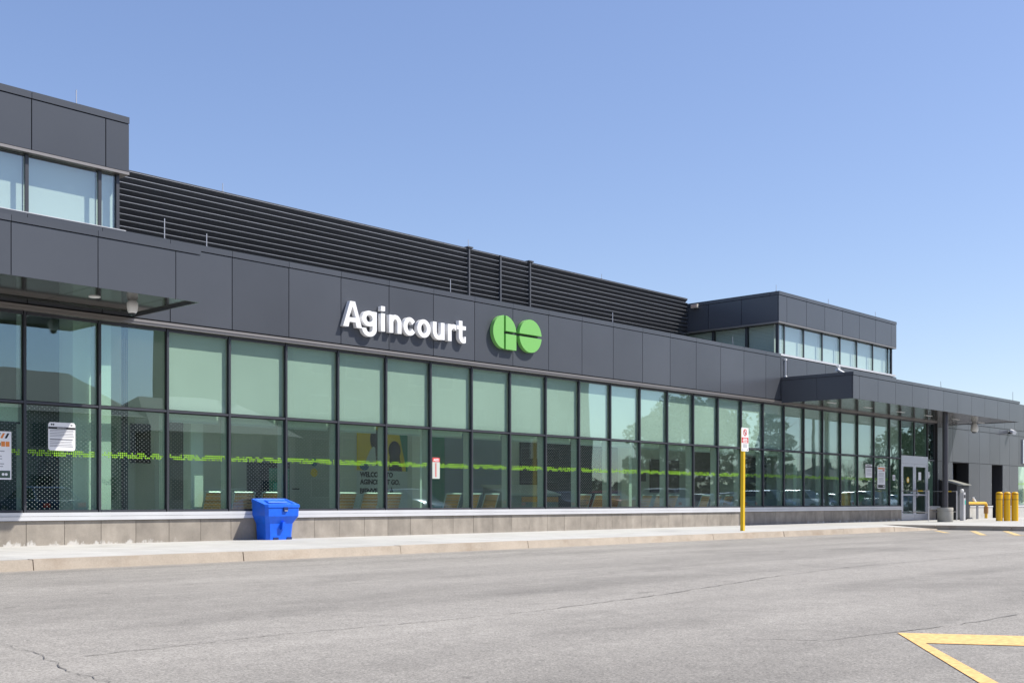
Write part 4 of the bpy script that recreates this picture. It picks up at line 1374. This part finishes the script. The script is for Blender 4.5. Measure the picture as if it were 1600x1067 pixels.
# storage cabinet
t = thing("storage_cabinet", "dark grey metal storage cabinet with a sloping lean-to roof by the wall", "cabinet", (44.0, -.45, 0))
bx("carcass", 43.4, 44.62, -.78, -.16, .05, 1.33, CABIN, t)
bx("plinth", 43.45, 44.57, -.74, -.2, 0, .05, INK, t)
for a, c in ((43.405, 44.0), (44.01, 44.615)):
    bx("door_panel", a + .005, c - .005, -.795, -.781, .08, 1.32, CABIN, t)
bx("seal_label", 43.9, 43.97, -.80, -.796, .80, .93, SIGNY, t)
q = MB()
q.hexa([(43.36, -.86, 1.34), (44.70, -.86, 1.34), (44.70, -.15, 1.54), (43.36, -.15, 1.54)], [(43.36, -.86, 1.365), (44.70, -.86, 1.365), (44.70, -.15, 1.565), (43.36, -.15, 1.565)])
q.obj("roof", CABROOF, t)
q = MB(); q.hexa([(43.4, -.78, 1.331), (44.62, -.78, 1.331), (44.62, -.16, 1.331), (43.4, -.16, 1.331)], [(43.4, -.78, 1.355), (44.62, -.78, 1.355), (44.62, -.16, 1.535), (43.4, -.16, 1.535)]); q.obj("gable", CABIN, t)

# gas pipe
t = thing("gas_pipe", "yellow gas pipe with meter bending down beside the cabinet", "pipe", (46.5, -.55, 0))
q = MB(); q.tube([(44.6, -.55, .64), (46.9, -.55, .64), (47.0, -.55, .63), (47.05, -.55, .58), (47.06, -.55, .5), (47.06, -.55, .02)], .06, 12); q.obj("pipe", YPIPE, t, True)
q = MB(); q.tube([(47.06, -.55, .5), (47.06, -.55, .22)], .09, 12); q.obj("valve", M("rusty_valve", (.35, .18, .06), .7), t, True)
q = MB(); q.tube([(45.9, -.55, .70), (45.7, -.55, .80), (45.6, -.6, .86)], [.05, .06, .04], 10); q.obj("regulator", WHITE, t, True)
for xx in (46.2, 46.3):
    q = MB(); q.tube([(xx, -.5, 0), (xx, -.5, .72)], .03, 8); q.obj("support", STEEL, t, True)
q = MB(); q.tube([(44.8, -.5, .1), (45.1, -.5, .55)], .03, 8); q.obj("support", STEEL, t, True)
t = thing("green_bin", "small dark green box on a frame right of the bollards", "box", (46.0, -3.2, 0))
bx("box", 43.9, 44.25, -3.6, -3.3, .72, .98, GREENB, t)
for xx in (43.95, 44.2):
    q = MB(); q.tube([(xx, -3.45, 0), (xx, -3.45, .72)], .02, 8); q.obj("leg", STEEL, t, True)
t = thing("bicycle_rack", "grey steel hoop rack at the right edge of the sidewalk", "rack", (46.5, -3.4, 0))
for k in range(3):
    xx = 45.2 + k * .5
    q = MB(); q.tube([(xx, -3.9, 0), (xx, -3.9, .7), (xx, -3.75, .82), (xx, -3.45, .82), (xx, -3.3, .7), (xx, -3.3, 0)], .028, 8); q.obj("hoop", STEEL, t, True)

# cameras and lamps
t = thing("dome_camera", "white dome camera hanging under the left canopy", "camera", (8.93, -1.35, 3.9))
q = MB(); q.lathe([(.055, 3.70), (.075, 3.73), (.088, 3.80), (.088, 3.86), (.06, 3.90)], 20, (8.93, -1.35)); q.obj("housing", WHITE, t, True)
q = MB(); q.lathe([(.012, 3.655), (.045, 3.67), (.056, 3.70), (.05, 3.702)], 20, (8.93, -1.35)); q.obj("dome", SCREEN, t, True)
t = thing("dome_camera", "pale dome camera under the far end of the right canopy", "camera", (45.0, -1.0, 3.78))
q = MB(); q.lathe([(.11, 3.45), (.14, 3.50), (.14, 3.66), (.08, 3.787)], 16, (44.9, -.9)); q.obj("housing", WHITE, t, True)
q = MB(); q.lathe([(.02, 3.40), (.09, 3.42), (.10, 3.45)], 16, (44.9, -.9)); q.obj("dome", SCREEN, t, True)
t = thing("wall_camera", "white bullet camera on the charcoal wall past the canopy", "camera", (50.9, FY, 3.85))
q = MB(); q.tube([(50.9, FY, 3.72), (50.85, FY - .14, 3.70)], .05, 10); q.obj("bracket", SCREEN, t, True)
q = MB(); q.tube([(50.95, FY - .08, 3.78), (50.75, FY - .3, 3.70)], .09, 12); q.obj("housing", WHITE, t, True)
t = thing("flood_light", "small pale flood light box on the dark side of the right lantern", "lamp", (31.15, 2.95, 7.1))
bx("housing", 31.06, 31.185, 2.83, 3.07, 7.06, 7.18, M("flood_beige", (.55, .50, .44), .5), t)
bx("lens", 31.052, 31.059, 2.85, 3.05, 7.08, 7.16, M("flood_lens", (.6, .42, .33), .4), t)
t = thing("roof_camera", "white pole camera on the roof of the right canopy", "camera", (32.9, -1.2, 4.5))
q = MB(); q.tube([(33.0, -1.2, 4.5), (33.0, -1.2, 4.92)], .04, 8); q.obj("pole", WHITE, t, True)
q = MB(); q.tube([(32.85, -1.2, 4.86), (33.3, -1.3, 4.72)], .055, 8); q.tube([(33.0, -1.2, 4.9), (32.9, -1.2, 5.0)], .05, 8); q.obj("head", WHITE, t, True)
t = thing("roof_conduit", "pale vertical conduit against the panel behind the canopy", "pipe", (31.55, FY - .05, 4.6))
q = MB(); q.tube([(31.55, FY - .04, 4.56), (31.55, FY - .04, 5.18)], .022, 8); q.obj("conduit", STEELL, t, True)
for zz in (4.62, 5.14):
    bx("clamp", 31.51, 31.59, FY - .07, FY - .002, zz - .02, zz + .02, WHITE, t)

# lightning rods
def rod(x, y, z0, z1, label, lean=0):
    t = thing("lightning_rod", label, "rod", (x, y, z0), "thin lightning rods along the roof edges")
    q = MB(); q.tube([(x, y, z0), (x + lean, y, z1)], .0085, 6); q.obj("spike", STEELL, t)
    bx("clamp", x - .02, x + .02, y - .02, y + .02, z0, z0 + .03, STEEL, t)
rod(8.68, .05, 7.25, 7.53, "lightning rod on the left lantern roof")
rod(13.55, SY, 7.42, 7.62, "lightning rod on top of the louvre screen behind the left fascia")
rod(10.26, .0, 5.30, 5.68, "lightning rod on the coping right beside the left lantern")
rod(11.10, .0, 5.30, 5.56, "lightning rod on the coping second from the left lantern")
rod(17.25, .05, 5.30, 5.62, "lightning rod on the coping above the end of the station name")
rod(23.05, .05, 5.30, 5.60, "lightning rod on the coping between emblem and right lantern")
rod(28.82, .05, 5.30, 5.58, "bent lightning rod in front of the dark glass of the right lantern", -.05)
rod(31.3, .05, 7.25, 7.47, "lightning rod on the near corner of the right lantern")
rod(34.7, .05, 7.25, 7.47, "lightning rod on the middle of the right lantern")
rod(38.2, .05, 7.25, 7.47, "lightning rod near the far end of the right lantern")
rod(38.0, -2.4, 4.57, 4.79, "lightning rod on the canopy beyond the lantern", -.03)
rod(44.8, -2.4, 4.57, 4.92, "lightning rod on the far end of the canopy")
rod(21.04, SY, 7.45, 7.66, "lightning rod by the capped post of the louvre screen")
rod(26.7, SY, 7.42, 7.58, "lightning rod on the louvre screen near the right lantern")

# ------------------------------------------------------------------ across the road: what the glass reflects
def make_car(paint, suv=False):
    t = thing("parked_car", "car", "car", (0, 0, GZ))
    L = 4.55 if not suv else 4.7
    H = 1.44 if not suv else 1.72
    hb = .92 if not suv else 1.05
    hw = .90
    # body runs along Y; nose at -Y... profile (y, z)
    prof = [(-L / 2, .38), (-L / 2 + .03, .62), (-L / 2 + .25, .76), (-L / 2 + 1.05, hb), (L / 2 - .75 if not suv else L / 2 - .1, hb + .03), (L / 2 - .05, hb - .03 if not suv else hb), (L / 2, .6), (L / 2 - .04, .34), (L / 2 - .3, .24), (-L / 2 + .3, .24)]
    q = MB()
    n = len(prof)
    for s in (-1, 1):
        pass
    vs = []
    for xs_ in (-hw, -hw + .07, hw - .07, hw):
        k = .04 if abs(xs_) == hw else 0
        vs += [(xs_, y * (1 - k * .5), z + GZ - (k if z > .7 else 0)) for y, z in prof]
    fs = [tuple(range(n)), tuple(3 * n + i for i in reversed(range(n)))]
    for j in range(3):
        for i in range(n):
            i2 = (i + 1) % n
            fs.append((j * n + i, (j + 1) * n + i, (j + 1) * n + i2, j * n + i2))
    q.add(vs, fs)
    body = q.obj("body", paint, t, True)
    y0, y1 = -L / 2 + 1.0, (L / 2 - .55 if not suv else L / 2 - .12)
    r0, r1 = -L / 2 + 1.75, (L / 2 - 1.15 if not suv else L / 2 - .45)
    zb_, zr = hb - .02 + GZ, H + GZ
    q = MB()
    q.hexa([(-hw + .06, y0, zb_), (hw - .06, y0, zb_), (hw - .06, y1, zb_), (-hw + .06, y1, zb_)],
           [(-hw + .22, r0, zr - .05), (hw - .22, r0, zr - .05), (hw - .22, r1, zr - .05), (-hw + .22, r1, zr - .05)])
    q.obj("windows", CARDARK, t)
    q = MB()
    q.hexa([(-hw + .21, r0 - .04, zr - .055), (hw - .21, r0 - .04, zr - .055), (hw - .21, r1 + .04, zr - .055), (-hw + .21, r1 + .04, zr - .055)],
           [(-hw + .30, r0 + .15, zr), (hw - .30, r0 + .15, zr), (hw - .30, r1 - .15, zr), (-hw + .30, r1 - .15, zr)])
    for sx in (-1, 1):
        for (ya_, za_), (yb_, zc_) in (((y0, zb_), (r0, zr - .05)), ((y1, zb_), (r1, zr - .05)), (((y0 + y1) / 2, zb_), ((r0 + r1) / 2, zr - .05))):
            q.tube([(sx * (hw - .055), ya_, za_), (sx * (hw - .215), yb_, zc_)], .03, 5)
    q.obj("roof", paint, t)
    for sx in (-1, 1):
        for yw in (-L / 2 + .85, L / 2 - .9):
            q = MB(); q.tube([(sx * (hw - .2), yw, .33 + GZ), (sx * (hw + .01), yw, .33 + GZ)], .33, 18)
            wh = q.obj("wheel", RUBBER, t, True)
            q = MB(); q.tube([(sx * (hw + .011), yw, .33 + GZ), (sx * (hw + .02), yw, .33 + GZ)], .21, 14); q.obj("rim", STEEL, wh)
        bx("headlight", sx * .62 - .18, sx * .62 + .18, -L / 2 - .005, -L / 2 + .06, .60 + GZ, .72 + GZ, INKG, t)
        bx("tail_light", sx * .68 - .14, sx * .68 + .14, L / 2 - .05, L / 2 + .006, .64 + GZ, .80 + GZ, REDI, t)
    return t
CARDARK = M("car_window", (.012, .014, .016), .05, 0, .8)
paints = [M("paint_" + n_, c_, .2, m_, .6) for n_, c_, m_ in (("white", (.75, .75, .76), 0), ("blue", (.03, .05, .13), .3), ("black", (.012, .012, .014), .2), ("silver", (.45, .46, .48), .7), ("red", (.35, .02, .02), .2))]
protos = [make_car(paints[0], True), make_car(paints[1]), make_car(paints[2]), make_car(paints[3]), make_car(paints[4]), make_car(paints[1], True)]
cn = ["white tall car", "blue saloon car", "black saloon car", "silver saloon car", "red saloon car", "blue tall car"]
used = [False] * 6
row = [3, None, 1, None, None, 2, None, None, None, 3, None, 2, None, 1, None, 4, None, 0, None, 3, 1, None, 5, None, 0, 1, 3, 2, 0, 0, 3, 1, 5, None, 1, 3]
seen_l = {}
for i, k in enumerate(row):
    if k is None: continue
    o = protos[k] if not used[k] else copy_tree(protos[k])
    used[k] = True
    o.location = (14.5 + i * 2.75 + random.uniform(-.15, .15), -26.2 + random.uniform(-.3, .3), GZ)
    o.rotation_euler = (0, 0, random.choice((math.pi, math.pi, 0)) + random.uniform(-.02, .02))
    nb = ["empty bay" if not 0 <= j < len(row) or row[j] is None else cn[row[j]].split()[0] + " car" for j in (i - 1, i + 1)]
    where = "left panes" if i < 9 else ("middle panes" if i < 20 else ("panes right of the signpost" if i < 28 else "panes near the doors"))
    lb = cn[k] + " reflected in " + where + " between " + nb[0] + " and " + nb[1]
    o["label"] = lb
    o["group"] = "parked cars reflected in the glazing"

def leaf_crown(seed, lobes, n, size, mat, name="crown"):
    rr = random.Random(seed)
    b = MB()
    for i in range(n):
        cx_, cy_, cz, rx, ry, rz = rr.choice(lobes)
        while True:
            u = Vector((rr.uniform(-1, 1), rr.uniform(-1, 1), rr.uniform(-1, 1)))
            if .35 < u.length < 1: break
        p = Vector((cx_ + u.x * rx, cy_ + u.y * ry, cz + u.z * rz))
        s = size * rr.uniform(.5, 1.3)
        a = Vector((rr.gauss(0, 1), rr.gauss(0, 1), rr.gauss(0, 1))).normalized()
        c = a.cross(Vector((rr.gauss(0, 1), rr.gauss(0, 1), rr.gauss(0, 1)))).normalized()
        b.add([p - a * s, p + c * s * .6, p + a * s, p - c * s * .6], [(0, 1, 2, 3)])
    return b.mesh(name, mat)
def lobes_round(seed, h0, h1, r, k):
    rr = random.Random(seed)
    o = []
    for i in range(k):
        t_ = rr.random()
        z_ = h0 + (h1 - h0) * t_
        rad = r * (0.45 + .75 * math.sin(math.pi * (t_ * .85 + .12))) * .75
        a = rr.uniform(0, 6.28); d = rr.uniform(.1, 1) ** .6 * rad
        q_ = rr.uniform(.35, .6) * r * .75
        o.append((math.cos(a) * d, math.sin(a) * d, z_, q_, q_, q_ * .75))
    return o
crowns = [leaf_crown(s, lobes_round(s, 2.5, 9.0, 3.6, 26), 5200, .20, LEAF) for s in (1, 2, 3)]
def trunk_mesh(seed, h, r, limbs=6, mat=BARK):
    rr = random.Random(seed)
    b = MB()
    b.tube([(0, 0, -.1), (.05, .03, h * .35), (-.05, .05, h * .7), (0, 0, h)], [r, r * .75, r * .45, r * .12], 8)
    for i in range(limbs):
        z_ = h * rr.uniform(.3, .8); a = rr.uniform(0, 6.28); l = h * rr.uniform(.2, .4)
        b.tube([(0, 0, z_), (math.cos(a) * l * .5, math.sin(a) * l * .5, z_ + l * .45), (math.cos(a) * l, math.sin(a) * l, z_ + l * .8)], [r * .35, r * .2, r * .05], 5)
    return b.mesh("trunk", mat)
TR = trunk_mesh(5, 7.5, .2)
def tree(x, y, s, k, rot, label, sz=1.0):
    t = thing("leafy_tree", label, "tree", (x, y, GZ), "leafy trees beyond the car park")
    o = place("trunk", TR, (x, y, GZ), t); o.scale = (s, s, s * sz)
    o = place("crown", crowns[k], (x, y, GZ), t); o.scale = (s, s, s * sz)
    t.rotation_euler = (0, 0, rot)
k = 0
# the far wood beyond the car park reads as one mass
rr = random.Random(11)
lb_ = []
for i in range(130):
    lb_.append((rr.uniform(105, 290), rr.uniform(-92, -80), rr.uniform(.4, 2.9), rr.uniform(2.5, 4.5), rr.uniform(2, 3), rr.uniform(1.2, 2.0)))
tag(place("far_wood", leaf_crown(6, lb_, 15000, .65, LEAF), (0, 0, GZ)), "low far green wood reflected below the transom", "wood", kind="stuff")
for x, y, s, lb in ((101.5, -55, 1.15, "shorter leafy tree reflected right of the apartment block"), (109.5, -57, 1.38, "broad leafy tree reflected in the panes left of the signpost"), (119, -59, 1.42, "tall leafy tree reflected just behind the signpost"),
                 (205, -75, 1.55, "tall leafy tree reflected in the panes left of the notices"), (221, -74, 1.75, "tallest leafy tree reflected behind the notices by the doors"), (238, -76, 1.8, "tall leafy tree reflected just left of the doors")):
    tree(x, y, s, k % 3, k * 1.3, lb); k += 1
for x, y, s, lb in ((31, -47, .5, "small leafy tree between two houses reflected at the left"), (46, -52, .55, "small leafy tree reflected between the houses and the apartment block")):
    tree(x, y, s, k % 3, k * 1.3, lb); k += 1

# pine with open tiers
t = thing("pine_tree", "open crowned dark pine reflected in the panes under the right canopy", "tree", (101.5, -41, GZ))
pl_ = []
rr = random.Random(9)
for tier in range(7):
    z_ = 3.2 + tier * 1.05
    for a in range(5):
        an = rr.uniform(0, 6.28); d = (7 - tier) * .36 + .4
        pl_.append((math.cos(an) * d * .8, math.sin(an) * d * .8, z_ + rr.uniform(-.2, .4), .95, .95, .42))
place("trunk", trunk_mesh(8, 10.5, .2, 10), (101.5, -41, GZ), t)
place("crown", leaf_crown(4, pl_, 4200, .17, NEEDLE), (101.5, -41, GZ), t)
# bare tree
t = thing("bare_tree", "bare twiggy tree reflected in the panes under the right canopy", "tree", (140, -52, GZ))
b = MB()
rr = random.Random(21)
def branch(p, d, l, r, depth):
    e = p + d * l
    b.tube([p, e], [r, r * .6], 4, cap=False)
    if depth == 0: return
    for _ in range(4):
        nd = (d + Vector((rr.uniform(-.8, .8), rr.uniform(-.8, .8), rr.uniform(-.15, .6)))).normalized()
        branch(p + d * l * rr.uniform(.55, 1), nd, l * .64, r * .55, depth - 1)
branch(Vector((140, -52, GZ - .1)), Vector((0, 0, 1)), 3.2, .14, 4)
b.obj("trunk", BARK, t)
# light pole
t = thing("light_pole", "tall dark lamp pole in the car park reflected under the right canopy", "street lamp", (89.5, -30, GZ))
q = MB(); q.tube([(89.5, -30, GZ), (89.5, -30, 11.5)], [.16, .12], 10); q.obj("pole", COLM, t, True)
bx("lamp_head", 89.2, 89.8, -30.9, -29.9, 11.5, 11.62, COLM, t)

# houses
def house(x, y, w, d, h, rh, label, rot=0, chim=True):
    t = thing("brick_house", label, "house", (x, y, GZ), "houses across the road")
    bx("wall", x - w / 2, x + w / 2, y - d / 2, y + d / 2, GZ, h, BRICK, t)
    q = MB()
    q.add([(x - w / 2 - .4, y - d / 2 - .4, h - .1), (x + w / 2 + .4, y - d / 2 - .4, h - .1), (x + w / 2 + .4, y + d / 2 + .4, h - .1), (x - w / 2 - .4, y + d / 2 + .4, h - .1),
           (x - w / 2 + 1.6, y, h + rh), (x + w / 2 - 1.6, y, h + rh)],
          [(0, 3, 2, 1), (0, 1, 5, 4), (2, 3, 4, 5), (1, 2, 5), (3, 0, 4)])
    rf = q.obj("roof", SHINGLE, t)
    if chim:
        bx("chimney", x + w * .25, x + w * .25 + .8, y - .3, y + .4, h + rh * .4, h + rh + .7, BRICK, rf)
    for lv in range(2):
        for k_ in range(3):
            wx_ = x - w / 2 + w * (k_ + .5) / 3
            f = bx("window", wx_ - .6, wx_ + .6, y + d / 2 - .02, y + d / 2 + .04, .8 + lv * 2.7, 2.1 + lv * 2.7, SHINGLE, t)
            bx("window_glass", wx_ - .52, wx_ + .52, y + d / 2 + .041, y + d / 2 + .05, .88 + lv * 2.7, 2.02 + lv * 2.7, SCREEN, f)
    return t
house(14, -42, 9, 9, 5.4, 2.3, "hipped brick house reflected at the left end of the glazing")
house(25.5, -43, 10, 9, 5.4, 2.4, "wide brick house reflected in the left panes", chim=False)
house(37.5, -45, 9.5, 9, 4.9, 2.2, "lower brick house with a chimney reflected above the blue bin")
house(176, -84, 9, 9, 5.0, 2.6, "far brick house reflected under the right canopy, nearer the pine")
house(193, -84, 9, 9, 4.6, 2.6, "far brick house reflected under the right canopy, nearer the doors")
# apartment block
t = thing("apartment_block", "plain grey apartment block reflected in the middle panes", "building", (68, -62, GZ))
bx("wall", 50.5, 86, -72, -52, GZ, 16.5, M("block_grey", (.07, .075, .07), .85, nscale=.6, namt=.15), t)
bx("roof", 50.2, 86.3, -72.3, -51.7, 16.5, 16.9, SHINGLE, t)
for lv in range(5):
    for k_ in range(10):
        xx = 52 + k_ * 3.4
        f = bx("window", xx, xx + 1.8, -52.02, -51.95, 1.1 + lv * 3.1, 2.6 + lv * 3.1, WALLDK, t)
        bx("window_glass", xx + .08, xx + 1.72, -51.949, -51.94, 1.18 + lv * 3.1, 2.52 + lv * 3.1, SCREEN, f)
